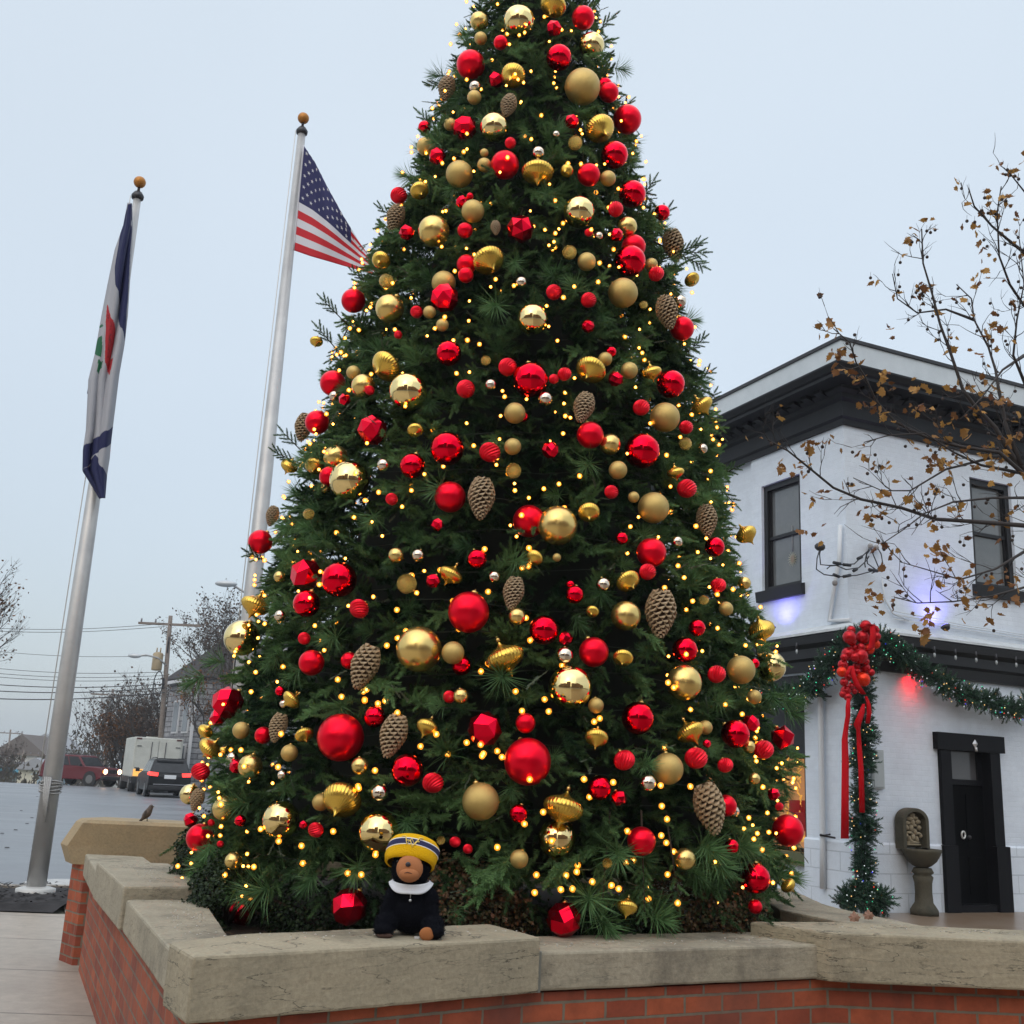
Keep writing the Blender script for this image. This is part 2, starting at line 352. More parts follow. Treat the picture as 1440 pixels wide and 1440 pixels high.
CLOUD2 = bpy.data.textures.new('broad_clouds', 'CLOUDS'); CLOUD2.noise_scale = .22
def cop(poly, z1, th, m, name='coping_block', bev=.012):
    b = MB(); b.prism(poly, z1-th, z1); o = b.build(name, m, planter, bevel=bev)
    s = o.modifiers.new('grain', 'SUBSURF'); s.subdivision_type = 'SIMPLE'; s.levels = s.render_levels = 5
    d = o.modifiers.new('chips', 'DISPLACE'); d.texture = CLOUD; d.strength = .004; d.mid_level = .5; d.texture_coords = 'LOCAL'
    d = o.modifiers.new('waves', 'DISPLACE'); d.texture = CLOUD2; d.strength = .006; d.mid_level = .5; d.texture_coords = 'LOCAL'
    return o
cop([(-1.22, 4.33), (-1.05, 4.05), (.216, 4.94), (-.01, 5.30), (-1.02, 4.63)], .89, .225, coping_mat)
cop([(-1.20, 4.40), (-1.0, 4.66), (-1.17, 5.06), (-1.60, 6.26), (-1.97, 6.09)], .825, .165, coping_plain)
cop([(-2.00, 6.11), (-1.60, 6.27), (-2.20, 7.60), (-2.63, 7.44)], .89, .225, coping_plain)
cop([(-2.60, 7.39), (-2.20, 7.55), (-2.76, 8.82), (-3.21, 8.80)], .825, .165, coping_plain)
cop([(.20, 4.965), (1.69, 5.68), (1.36, 6.03), (-.02, 5.345)], .825, .16, coping_plain)
cop([(1.665, 5.60), (4.6, 5.68), (4.6, 6.14), (1.93, 6.07), (1.34, 5.90)], .89, .23, coping_mat)
cop([(1.90, 6.075), (2.34, 6.08), (2.06, 6.84), (2.10, 7.7), (1.75, 9.7), (1.35, 9.6), (1.72, 7.7), (1.68, 6.6)], .885, .2, coping_plain)
cop([(-2.4, 9.14), (1.3, 9.62), (1.3, 9.98), (-2.4, 9.5)], .87, .2, coping_plain)
jb = MB(); a = onz(757, 1325, .86)
jb.hexa([(.196, 4.957, .662), (.222, 4.968, .662), (.222, 5.0, .662), (.196, 4.99, .662), (.196, 4.957, .826), (.222, 4.968, .826), (.222, 5.0, .826), (.196, 4.99, .826)])
jb.build('joint_sealant', mat('sealant', (.19, .19, .16), .6), planter)
# back pier
pier = thing('corner_pier', 'taller tan stone capped brick pier at the far left end of the planter', 'pier', (-3.3, 9.0, 0))
pb = MB(); pb.prism([(-3.40, 9.06), (-3.22, 8.86), (-1.6, 9.06), (-1.6, 9.45), (-3.2, 9.4)], -.1, .735); pb.build('pier_brickwork', brick_red, pier, uvf=lambda c, n: (c.x-c.y, c.z+.025))
pc = MB()
def ring(z, l, o=0): return [(-3.40+l, 8.90-o, z), (-1.5, 9.10-o, z), (-1.5, 9.5, z), (-3.46+l, 9.5, z), (-3.54+l, 9.12, z)]
R1_, R2_, R3_ = ring(.735, .06), ring(.87, 0), ring(1.05, .10)
R4_ = [(p[0]+(.03 if p[0] < -2 else 0), p[1]+(.03 if p[1] < 9.2 else -.02), 1.075) for p in R3_]
pc.add(R1_+R2_+R3_+R4_, [(4, 3, 2, 1, 0), (15, 16, 17, 18, 19)]+[(k*5+i, k*5+(i+1) % 5, k*5+5+(i+1) % 5, k*5+5+i) for k in range(3) for i in range(5)])
pc.build('pier_cap', pier_mat, pier)
sb = MB(); sb.prism([(-1.25, 4.9), (.1, 5.2), (1.5, 5.9), (1.95, 6.4), (1.5, 9.6), (-2.6, 9.2), (-2.1, 7.2)], .3, .70)
struct('planter_soil', sb, soil_m)

# ================================================================ flagpoles
def flagpole(base, H, rb, rt, label):
    t = thing('flagpole', label, 'flagpole', base, 'aluminium flagpoles'); bx = Vector(base)
    MB().tube([bx, bx+Vector((0, 0, H*.3)), bx+Vector((0, 0, H-.25))], [rb, rb*.93, rt], 20).build('pole', steel, t)
    MB().lathe([(rb*2.0, 0), (rb*2.0, .125), (rb*1.5, .14), (rb*1.02, .15)], 24, at=(bx.x, bx.y, .0)).build('base_collar', mat('pole_collar', (.5, .5, .48), .5, .2), t)
    MB().lathe([(.045, H-.26), (.075, H-.24), (.08, H-.2), (.05, H-.15), (.02, H-.13), (.012, H-.02)], 16, at=(bx.x, bx.y, 0)).build('truck_cap', dark_metal, t)
    fn = MB().ball((bx.x, bx.y, H), .078, 18); fn.build('finial_ball', mat('finial_orange_gold', (.42, .17, .025), .45, .4) , t)
    h = MB(); o = Vector((-.11, -.06, 0)); h.tube([bx+Vector((0, 0, H-.22))+o*.7, bx+Vector((0, 0, H*.5))+o, bx+Vector((0, 0, 1.35))+o*1.1], .006, 5); h.build('halyard', mat('halyard_rope', (.6, .6, .58), .8), t)
    c = MB()
    for k in range(5): 
        z = 1.16+.03*k; c.tube([bx+Vector((math.cos(a)*(rb+.012), math.sin(a)*(rb+.012), z+.012*math.sin(a*2+k))) for a in [2*PI*i/14 for i in range(15)]], .009, 5)
    for k in range(4):
        x = -.03+.022*k; c.tube([bx+Vector((x, -rb-.02, 1.33)), bx+Vector((x*.7+.02, -rb-.045, 1.1)), bx+Vector((x*.4+.03, -rb-.03, .93-.03*k))], .011, 5)
    c.build('rope_cleat', mat('rope_grey', (.42, .42, .41), .8, noise=((.3, .3, .3), 60)), t)
    return t
b1 = onz(48, 1266, 0); p1H = ony(190, 256, b1.y).z
flagpole((b1.x, b1.y, 0), p1H, .105, .048, 'aluminium flagpole with an orange-gold ball top rising from mulch at far left')
B2 = Vector((ony(420, 166, 12.9).x*.5+ony(373, 735, 12.9).x*.5, 12.9, 0)); p2H = ony(420, 166, 12.9).z
flagpole((B2.x, B2.y, 0), p2H, .115, .052, 'aluminium flagpole standing behind the left side of the christmas tree')
# ---- national flag
def polyl(P, t):
    t = max(0, min(.9999, t))*(len(P)-1); i = int(t); f = t-i
    return P[i][0]*(1-f)+P[i+1][0]*f, P[i][1]*(1-f)+P[i+1][1]*f
top = [(427, 204), (443, 228), (460, 262), (482, 302), (505, 340), (530, 376), (552, 402), (570, 425)]
bot = [(413, 352), (436, 360), (460, 367), (484, 374), (506, 380), (530, 387), (552, 410), (568, 432)]
vf = [0, .06, .13, .20, .30, .44, .6, .7]
def fpt(u, v):
    tx, ty = polyl(top, u); bx, by = polyl(bot, u); f0 = polyl([(x, 0) for x in vf], u)[0]
    wav = .055*math.sin(u*11+v*3.0)*min(1, u*4)+.03*math.sin(u*23-v*4)*min(1, u*4)
    Y = 12.78-.35*u+wav
    if v >= f0:
        s = (v-f0)/(1-f0); return ony(tx+(bx-tx)*s, ty+(by-ty)*s, Y)
    s = (f0-v)/max(f0, .01); d = .75*s*f0
    return ony(tx+(bx-tx)*d, ty+(by-ty)*d, Y+.10+.05*math.sin(u*9))
NU, NV = 60, 52
fm = MB(); ids = {}
fm.v = [fpt(i/NU, j/NV) for j in range(NV+1) for i in range(NU+1)]
for j in range(NV):
    for i in range(NU):
        u, v = (i+.5)/NU, (j+.5)/NV
        mi = 2 if (u < .50 and v < 7/13) else (0 if int(v*13) % 2 == 0 else 1)
        fm.f.append([j*(NU+1)+i, j*(NU+1)+i+1, (j+1)*(NU+1)+i+1, (j+1)*(NU+1)+i]); fm.m.append(mi); fm.sm.append(True)
def cloth(name, c): 
    return tint_free(name, c)
def tint_free(name, c):
    m = mat(name, c, .75, bump=(400, .3, .001)); t = m.node_tree; o = t.nodes['Material Output']; p = t.nodes['Principled BSDF']
    tr = t.nodes.new('ShaderNodeBsdfTranslucent'); tr.inputs[0].default_value = (*c, 1); ms = t.nodes.new('ShaderNodeMixShader'); ms.inputs[0].default_value = .35
    t.links.new(p.outputs[0], ms.inputs[1]); t.links.new(tr.outputs[0], ms.inputs[2]); t.links.new(ms.outputs[0], o.inputs[0]); return m
cred, cwhite, cblue = cloth('flag_red', (.62, .02, .035)), cloth('flag_white', (.72, .72, .76)), cloth('flag_blue', (.028, .03, .13))
usf = thing('national_flag', 'red white and blue stars and stripes flag drooping from the second flagpole', 'flag', tuple(fpt(0, 0)))
fo = fm.build('flag_cloth', [cred, cwhite, cblue], usf)
sm_ = fo.modifiers.new('thickness', 'SOLIDIFY'); sm_.thickness = .004; sm_.offset = 0
sr = MB()
for r in range(9):
    for c_ in range(6 if r % 2 == 0 else 5):
        u0 = (.5/12)*(1+2*c_+(r % 2)); v0 = (7/13)*(r+1)/10
        P = fpt(u0, v0); du = (fpt(u0+.01, v0)-P)/.01; dv = (fpt(u0, v0+.01)-P)/.01; n = du.cross(dv)
        if n.length < 1e-6: continue
        n.normalize()
        for sgn in (1, -1):
            vs = [P+n*.006*sgn]
            for k in range(10):
                a = PI/2+k*PI/5; rr = .031 if k % 2 == 0 else .012
                vs.append(P+n*.006*sgn+du.normalized()*math.cos(a)*rr-dv.normalized()*math.sin(a)*rr)
            sr.add(vs, [(0, 1+k, 1+(k+1) % 10) for k in range(10)])
sr.build('flag_stars', cwhite, usf)
gm_ = MB(); gm_.tube([fpt(0, v/10) for v in range(11)], .012, 6); gm_.build('flag_heading', cwhite, usf)
# ---- state flag, hanging limp, folded
ZX = lambda X, Y: (80+X/2.88, 220+Y/2.88)
Lf = [ZX(*q) for q in [(292, 190), (275, 280), (240, 380), (211, 520), (188, 640), (160, 800), (134, 905), (124, 1110), (112, 1190), (110, 1272), (140, 1320), (178, 1384)]]
Rt = [ZX(*q) for q in [(298, 190), (303, 280), (300, 380), (290, 520), (282, 640), (268, 760), (247, 880), (221, 1090), (214, 1150), (208, 1220), (197, 1290), (189, 1386)]]
def yx(P, y):
    for a, b in zip(P, P[1:]):
        if a[1] <= y <= b[1]: return a[0]+(b[0]-a[0])*(y-a[1])/(b[1]-a[1])
    return P[-1][0] if y > P[-1][1] else P[0][0]
def inp(poly, x, y):
    r = False; n = len(poly)
    for i in range(n):
        (x1, y1), (x2, y2) = poly[i], poly[(i+1) % n]
        if (y1 > y) != (y2 > y) and x < (x2-x1)*(y-y1)/(y2-y1)+x1: r = not r
    return r
blueP = [[ZX(*q) for q in [(297, 185), (285, 230), (262, 320), (240, 450), (246, 600), (270, 755), (276, 640), (284, 540), (290, 420), (298, 300)]],
         [ZX(*q) for q in [(105, 1180), (125, 1165), (180, 1130), (225, 1088), (216, 1160), (150, 1215), (108, 1275)]],
         [ZX(*q) for q in [(108, 1275), (160, 1210), (195, 1290), (200, 1390), (170, 1400), (130, 1320)]]]
redP = [[ZX(*q) for q in [(209, 600), (221, 640), (231, 700), (230, 780), (222, 825), (234, 818), (228, 850), (219, 888), (209, 868), (200, 897), (196, 835), (201, 780), (200, 680)]]]
grnP = [[ZX(*q) for q in [(177, 690), (190, 680), (194, 690), (180, 698)]], [ZX(*q) for q in [(160, 770), (175, 735), (188, 728), (184, 770), (176, 815), (158, 800)]],
        [ZX(*q) for q in [(165, 850), (170, 822), (178, 840), (192, 828), (186, 858), (165, 885), (160, 870)]]]
wf = thing('state_flag', 'white state flag with dark blue border and red ribbon hanging limp from left pole', 'flag', (b1.x, b1.y-.15, 4.7))
wm = MB(); NY, NX = 420, 90; Yf = b1.y-.17
y0, y1 = Lf[0][1], Lf[-1][1]
def wpt(x, y, off=0):
    xl, xr = yx(Lf, y), yx(Rt, y); t = (x-xl)/max(1, xr-xl)
    Y = Yf-.10*math.sin(t*PI)-.05*math.sin(t*9+y*.012)-.03*math.sin(t*17)-off*1.0
    return ony(x, y, Y)
for j in range(NY+1):
    y = y0+(y1-y0)*j/NY
    for i in range(NX+1): wm.v.append(wpt(yx(Lf, y)+(yx(Rt, y)-yx(Lf, y))*i/NX, y))
for j in range(NY):
    y = y0+(y1-y0)*(j+.5)/NY
    for i in range(NX):
        x = yx(Lf, y)+(yx(Rt, y)-yx(Lf, y))*(i+.5)/NX
        mi = 0
        if any(inp(p, x, y) for p in blueP): mi = 1
        elif any(inp(p, x, y) for p in redP): mi = 2
        elif any(inp(p, x, y) for p in grnP): mi = 3
        wm.f.append([j*(NX+1)+i, j*(NX+1)+i+1, (j+1)*(NX+1)+i+1, (j+1)*(NX+1)+i]); wm.m.append(mi); wm.sm.append(True)
wnavy = cloth('flag_navy', (.022, .028, .11)); 
fo = wm.build('flag_cloth', [cloth('state_flag_white', (.50, .51, .55)), wnavy, cloth('ribbon_red', (.5, .02, .03)), cloth('leaf_green', (.02, .16, .07))], wf)
s_ = fo.modifiers.new('thickness', 'SOLIDIFY'); s_.thickness = .02; s_.offset = -1
bf = MB(); q = [ZX(*q) for q in [(138, 880), (156, 900), (148, 990), (122, 960), (130, 905)]]
bf.add([ony(x, y, Yf+.05) for x, y in q]+[ony(x, y, Yf+.09) for x, y in q], [(0, 1, 2, 3, 4), (9, 8, 7, 6, 5)]+[(i, (i+1) % 5, 5+(i+1) % 5, 5+i) for i in range(5)])
bf.build('folded_corner', wnavy, wf)
def text_mb(txt, size):
    cu = bpy.data.curves.new('lettering', 'FONT'); cu.body = txt; cu.size = size; cu.align_x = 'CENTER'; cu.align_y = 'CENTER'
    ob = bpy.data.objects.new('lettering', cu); COL.objects.link(ob)
    dg = bpy.context.evaluated_depsgraph_get(); me = bpy.data.meshes.new_from_object(ob.evaluated_get(dg))
    b = MB(); b.add([v.co.copy() for v in me.vertices], [tuple(p.vertices) for p in me.polygons])
    bpy.data.objects.remove(ob); bpy.data.curves.remove(cu); return b
tx = text_mb('WEST VIRGINIA', 1.0)
L_ = max(v.x for v in tx.v)-min(v.x for v in tx.v)
for i, v in enumerate(tx.v):
    s = v.x/L_+.5; X = polyl([(210, 0), (216, 0), (217, 0), (214, 0), (209, 0)], s)[0]; Y = 640+s*180
    px, py = ZX(X-v.y*17, Y); tx.v[i] = wpt(px, py, .03)
tx.build('ribbon_lettering', cloth('lettering_dark', (.08, .01, .02)), wf)
# ================================================================ white corner building
bc = Vector((4.98, 15.4, 0)); bu = Vector((.912, .41, 0)).normalized(); bv = Vector((-bu.y, bu.x, 0)); no = Vector((bu.y, -bu.x, 0)); nl = -bu
def fR(s, z, o=0): return bc+bu*s+no*o+Vector((0, 0, z))     # on the right-hand front
def fL(s, z, o=0): return bc+bv*s+nl*o+Vector((0, 0, z))     # on the left-hand front
def pR(x, y, o=0):
    p = onpl(x, y, bc+no*o, no); return (p-bc).dot(bu), p.z
def pL(x, y, o=0):
    p = onpl(x, y, bc+nl*o, nl); return (p-bc).dot(bv), p.z
bld = thing('corner_building', 'two storey white painted brick corner building with black cornices', 'building', tuple(bc))
wbrick = brick_mat('white_painted_brick', (.69, .76, .84), (.66, .73, .815), (.66, .73, .81), .23, .075, .006, .0013, rough=.6, dirt=(.55, .60, .67), mottle=.05)
wstone = brick_mat('white_painted_block', (.68, .745, .82), (.65, .715, .79), (.53, .585, .65), .62, .26, .008, .009, rough=.6, mottle=.05)
def buv(c, n):
    d = c-bc
    return (d.dot(bu)-d.dot(bv), c.z)
WR = (2.58, 3.5, 4.86, 6.62); WL = (1.02, 2.0, 4.72, 6.50); DR = (1.78, 2.62, -.1, 2.33)
def facade(mb, f, holes, s0, s1, z0, z1, th, mi=0):
    ss = sorted({s0, s1, *[h[0] for h in holes], *[h[1] for h in holes]}); zs = sorted({z0, z1, *[h[2] for h in holes], *[h[3] for h in holes]})
    for a, b in zip(ss, ss[1:]):
        for c, d in zip(zs, zs[1:]):
            if any(h[0] <= a+1e-6 and b <= h[1]+1e-6 and h[2] <= c+1e-6 and d <= h[3]+1e-6 for h in holes): continue
            mb.add([f(a, c), f(b, c), f(b, d), f(a, d)], [(0, 1, 2, 3)], mi)
    for h in holes:
        a, b, c, d = h
        mb.add([f(a, c), f(b, c), f(b, d), f(a, d), f(a, c, -th), f(b, c, -th), f(b, d, -th), f(a, d, -th)], [(0, 4, 5, 1), (1, 5, 6, 2), (2, 6, 7, 3), (3, 7, 4, 0)], mi)
W = MB()
facade(W, fR, [WR, DR, (6.4, 7.35, 4.86, 6.62)], 0, 12, 0, 7.1, .22)
facade(W, fL, [WL], 0, 2.27, 3.3, 7.1, .22)
facade(W, lambda s, z, o=0: fL(s, z, o-.07), [(3.6, 4.6, 4.72, 6.5), (6.2, 7.2, 4.72, 6.5)], 2.27, 11, 3.3, 7.1, .2)
W.add([fL(2.27, 3.3), fL(2.27, 3.3, -.07), fL(2.27, 7.1, -.07), fL(2.27, 7.1)], [(0, 1, 2, 3)])
facade(W, fL, [], 0, 1.02, 0, 3.3, .2)
W.add([fL(1.02, 0), fL(1.02, 0, -.5), fL(1.02, 3.3, -.5), fL(1.02, 3.3)], [(0, 1, 2, 3)])
# back walls and inner dark core
W.add([fR(12, 0), fR(12, 0)+bv*11, fR(12, 7.9)+bv*11, fR(12, 7.9)], [(0, 1, 2, 3)])
W.add([fL(11, 0), fL(11, 0)+bu*12, fL(11, 7.9)+bu*12, fL(11, 7.9)], [(0, 1, 2, 3)])
W.build('wall', wbrick, bld, uvf=buv)
cbx = MB(); cbx.hexa([fR(1.7, 0, -.45)+bv*0, fR(11.8, 0, -.45), fR(11.8, 0, -.45)+bv*10, fR(1.7, 0, -.45)+bv*10] + [fR(1.7, 7.0, -.45), fR(11.8, 7.0, -.45), fR(11.8, 7.0, -.45)+bv*10, fR(1.7, 7.0, -.45)+bv*10])
cbx.build('interior_core', mat('dark_interior', (.02, .02, .022), .9), bld)
# plinth of painted block
pl = MB()
for f, a, b in ((fR, 0, 1.62), (fR, 2.80, 12), (fL, 0, 1.04)):
    pl.hexa([f(a, 0, .002), f(b, 0, .002), f(b, 0, .035), f(a, 0, .035), f(a, .93, .002), f(b, .93, .002), f(b, .90, .035), f(a, .90, .035)])
pl.build('stone_plinth', wstone, bld, uvf=buv)
def sweep(mb, prof, ra=12.2, la=11.2, mi=0):
    # closed profile (offset, z) mitred round the building corner
    n = len(prof)
    vs = [fL(la, z, o) for o, z in prof]+[bc+nl*o+no*o+Vector((0, 0, z)) for o, z in prof]+[fR(ra, z, o) for o, z in prof]
    fs = [(k*n+i, k*n+(i+1) % n, (k+1)*n+(i+1) % n, (k+1)*n+i) for k in (0, 1) for i in range(n)]
    fs += [tuple(range(n)), tuple(range(2*n, 3*n))[::-1]]
    mb.add(vs, fs, mi); return mb
cn = MB(); sweep(cn, [(.002, 7.02), (.05, 7.02), (.06, 7.10), (.11, 7.13), (.11, 7.36), (.17, 7.40), (.17, 7.47), (.24, 7.52), (.24, 7.56), (.52, 7.58), (.52, 7.63), (.56, 7.65), (.60, 7.73), (.60, 7.76), (.002, 7.84)])
k = 0
for i in range(40):
    s = .12+i*.30
    for f in (fR, fL):
        if s < 11: cn.hexa([f(s, 7.47, .171), f(s+.14, 7.47, .171), f(s+.14, 7.52, .34), f(s, 7.52, .34), f(s, 7.578, .171), f(s+.14, 7.578, .171), f(s+.14, 7.578, .34), f(s, 7.578, .34)])
cn.build('cornice', mat('black_gloss_paint', (.004, .004, .006), .45, noise=((.008, .008, .011), 6), bump=(30, .15, .003), spec=.3), bld)
pp = MB(); sweep(pp, [(.0, 7.841), (.03, 7.841), (.03, 8.40), (-.2, 8.40), (-.2, 7.841)])
pp.build('parapet', mat('parapet_metal', (.60, .65, .68), .45, .1, noise=((.53, .58, .61), 3)), bld)
pp = MB(); sweep(pp, [(-.25, 8.402), (.06, 8.402), (.07, 8.45), (-.25, 8.47)]); pp.build('parapet_cap', mat('cap_dark', (.045, .047, .055), .5), bld)
bt = MB(); sweep(bt, [(.002, 3.33), (.06, 3.33), (.08, 3.48), (.13, 3.52), (.13, 3.66), (.20, 3.72), (.22, 3.84), (.002, 3.86)]); bt.build('belt_cornice', black_paint, bld)
bt = MB(); sweep(bt, [(.002, 3.863), (.19, 3.863), (.19, 3.90), (.002, 4.0)]); bt.build('belt_ledge', mat('ledge_white', (.60, .64, .66), .6, noise=((.5, .53, .55), 5)), bld)
# windows (parts frame + pane), blind, decorations
glass = mat('window_glass', (.10, .11, .115), .06, spec=.9, noise=((.135, .145, .15), 1.5))
glass_d = mat('dark_window_glass', (.035, .04, .045), .05, spec=.9)
def window(f, a, b, c, d, th=.16):
    fr = MB(); e = .09; m = (c+d)/2-.02
    def bar(s0, s1, z0, z1, o0, o1): fr.hexa([f(s0, z0, o0), f(s1, z0, o0), f(s1, z0, o1), f(s0, z0, o1), f(s0, z1, o0), f(s1, z1, o0), f(s1, z1, o1), f(s0, z1, o1)])
    a += .003; b -= .003; c += .003; d -= .003
    bar(a, a+e, c, d, -th, -.05); bar(b-e, b, c, d, -th, -.05); bar(a+e, b-e, d-e, d, -th, -.052); bar(a+e, b-e, c, c+.06, -th, -.052)
    bar(a+e, b-e, m-.025, m+.03, -th+.01, -.085)
    bar(a+e, a+e+.035, c+.06, d-e, -th+.02, -.10); bar(b-e-.035, b-e, c+.06, d-e, -th+.02, -.10)
    w_ = fr.build('window', black_paint, bld)
    g_ = MB(); g_.hexa([f(a+e, c+.05, -th-.01), f(b-e, c+.05, -th-.01), f(b-e, c+.05, -th+.03), f(a+e, c+.05, -th+.03), f(a+e, d-e, -th-.01), f(b-e, d-e, -th-.01), f(b-e, d-e, -th+.03), f(a+e, d-e, -th+.03)])
    g_.build('pane', glass, w_)
    s_ = MB(); s_.hexa([f(a-.08, c-.19, .003), f(b+.08, c-.19, .003), f(b+.08, c-.19, .07), f(a-.08, c-.19, .07), f(a-.08, c-.005, .003), f(b+.08, c-.005, .003), f(b+.08, c-.02, .09), f(a-.08, c-.02, .09)])
    s_.build('sill', black_paint, w_)
window(fR, *WR); window(fL, *WL); window(fR, 6.4, 7.35, 4.86, 6.62); 
window(lambda s, z, o=0: fL(s, z, o-.07), 3.6, 4.6, 4.72, 6.5)
window(lambda s, z, o=0: fL(s, z, o-.07), 6.2, 7.2, 4.72, 6.5)
# sunflower decoration hanging inside the left window
sf = MB(); c0 = pL(1114, 786, -.11)
for k in range(16):
    a = 2*PI*k/16
    sf.add([fL(c0[0]+math.cos(a-.12)*.05, c0[1]+math.sin(a-.12)*.06, -.118), fL(c0[0]+math.cos(a)*.125, c0[1]+math.sin(a)*.14, -.112), fL(c0[0]+math.cos(a+.12)*.05, c0[1]+math.sin(a+.12)*.06, -.118)], [(0, 1, 2)], 0)
sf.add([fL(c0[0]+math.cos(2*PI*k/12)*.05, c0[1]+math.sin(2*PI*k/12)*.06, -.114) for k in range(12)], [tuple(range(12))], 1)
sf.tube([fL(c0[0], c0[1]+.12, -.115), fL(c0[0], c0[1]+.55, -.115)], .006, 4, 2)
tag(sf.build('flower_ornament', [mat('petal_cream', (.45, .43, .32), .6), mat('flower_centre', (.25, .2, .16), .7), mat('cord_pale', (.3, .3, .3), .6)]), 'pale sunflower hanging decoration inside the upper window beside the tree', 'window decoration')
# door
def barR(mb, s0, s1, z0, z1, o0, o1, mi=0, f=fR): mb.hexa([f(s0, z0, o0), f(s1, z0, o0), f(s1, z0, o1), f(s0, z0, o1), f(s0, z1, o0), f(s1, z1, o0), f(s1, z1, o1), f(s0, z1, o1)], mi)
df = MB(); dp = mat('door_frame_paint', (.006, .006, .008), .5, bump=(30, .2, .003), spec=.15)
barR(df, 1.60, 1.80, .92, 2.27, .002, .07); barR(df, 2.60, 2.80, .92, 2.27, .002, .07)
barR(df, 1.56, 1.82, 0, .918, .002, .10); barR(df, 2.585, 2.86, 0, .918, .002, .10)
barR(df, 1.52, 2.88, 2.273, 2.52, .002, .10); barR(df, 1.82, 2.585, -.01, .10, -.1, .06); barR(df, 1.775, 1.80, .0, 2.33, -.21, .001); barR(df, 2.60, 2.622, .0, 2.33, -.21, .001); barR(df, 1.80, 2.60, 2.31, 2.34, -.21, .001)
dfo = df.build('door_frame', dp, bld)
dl = MB(); barR(dl, 1.80, 2.60, .10, 1.78, -.17, -.12)
for (a, b, c, d) in ((1.88, 2.16, .22, .75), (2.24, 2.52, .22, .75), (1.88, 2.16, .85, 1.65), (2.24, 2.52, .85, 1.65)):
    barR(dl, a, b, c, d, -.119, -.107)
door = dl.build('door', mat('door_black', (.002, .002, .0025), .6, spec=.05), bld)
ts = MB(); barR(ts, 1.80, 1.90, 1.782, 2.33, -.16, -.1); barR(ts, 2.50, 2.60, 1.782, 2.33, -.16, -.1); barR(ts, 1.9, 2.5, 1.782, 1.86, -.16, -.1); barR(ts, 1.9, 2.5, 2.27, 2.33, -.16, -.1)
ts.build('transom_frame', dp, bld)
ts = MB(); barR(ts, 1.9, 2.5, 1.86, 2.27, -.15, -.13); ts.build('transom_pane', mat('transom_glass', (.085, .085, .09), .12, spec=.7), bld)
hd = MB(); q = pR(1354, 1174, -.1)
for i in range(16):
    a = 2*PI*i/16
hd.tube([fR(q[0]+.035*math.cos(2*PI*i/16), q[1]+.05*math.sin(2*PI*i/16), -.09) for i in range(17)], .014, 6)
hd.build('knocker_plate', mat('pale_metal', (.7, .7, .68), .3, .5), door)
hd = MB(); hd.ball(fR(q[0]+.10, q[1]-.03, -.07), .03, 10); hd.build('door_knob', dark_metal, door)
dm = MB(); q = pR(1372, 1046, .11)
dm.add([fR(q[0]+a, q[1]+b, .101) for a, b in ((-.055, 0), (0, -.065), (.055, 0), (0, .065))]+[fR(q[0], q[1], .125)], [(0, 1, 4), (1, 2, 4), (2, 3, 4), (3, 0, 4)])
dm.tube([fR(q[0], q[1]-.05, .11), fR(q[0], q[1]-.11, .115)], .02, 8)
tag(dm.build('porch_light', mat('silver_star', (.6, .6, .6), .3, .6)), 'small silver diamond shaped fitting on the black lintel over the door', 'light fitting')
ut = MB(); barR(ut, .30, .52, 1.66, 2.20, .003, .05); barR(ut, .32, .50, 1.68, 2.18, .051, .06)
tag(ut.build('meter_panel', mat('panel_grey', (.42, .46, .47), .5, noise=((.38, .42, .43), 4)), bevel=.004), 'blank grey metal panel on the white wall right of the garland', 'wall panel')
# downpipe
dpm = mat('white_pipe', (.62, .66, .70), .5)
t = thing('drain_pipe', 'white painted drain pipe running down the wall left of the garland', 'drain pipe', tuple(fL(.52, 0, .06)))
d_ = MB(); d_.tube([fL(.60, .25, .08), fL(.58, .9, .08), fL(.56, 3.1, .08), fL(.53, 3.28, .10)], .045, 10); d_.build('pipe', dpm, t)
for z in (.98, 2.95):
    c_ = MB(); c_.tube([fL(.56, z, .02), fL(.56, z, .14)], .018, 6); c_.tube([fL(.42, z+.02, .08), fL(.56, z, .13), fL(.30, z-.02, .10)], .014, 6); c_.build('pipe_bracket', dark_metal, t)
cnd = MB(); cnd.tube([fR(-.02, 4.02, .06), fL(.36, 4.05, .05), fL(.25, 4.45, .06), fL(.1, 4.95, .06), fL(.06, 5.45, .06)], .035, 8)
tag(cnd.build('service_conduit', dpm), 'white bent electrical conduit climbing from ledge to the cable hook', 'conduit')
# service cables on corner
t = thing('cable_bracket', 'black service cables looped between insulators on the upper white corner', 'electric cable', tuple(fR(.2, 5.2, .1)))
cb = MB()
def CP(x, y, o=.18): s_, z_ = pR(x, y, o); return fR(s_, z_, o)
for pts_ in ([(1155, 770), (1150, 788), (1158, 800), (1172, 790), (1180, 800), (1200, 802), (1215, 795), (1222, 782)],
             [(1152, 775), (1146, 795), (1150, 806), (1168, 810), (1195, 812), (1215, 806), (1240, 800)],
             [(1222, 775), (1215, 785), (1225, 800), (1238, 802)], [(1235, 772), (1243, 785), (1240, 800), (1226, 806)],
             [(1228, 772), (1215, 776), (1208, 790), (1195, 796), (1172, 792), (1163, 800)], [(1225, 772), (1232, 790), (1238, 803)],
             [(1222, 772), (1215, 786), (1217, 798)]):
    P_ = [CP(*q) for q in pts_]; cb.tube([P_[0]]+[(a+b)/2 for a, b in zip(P_, P_[1:])]+[P_[-1]], .009, 5)
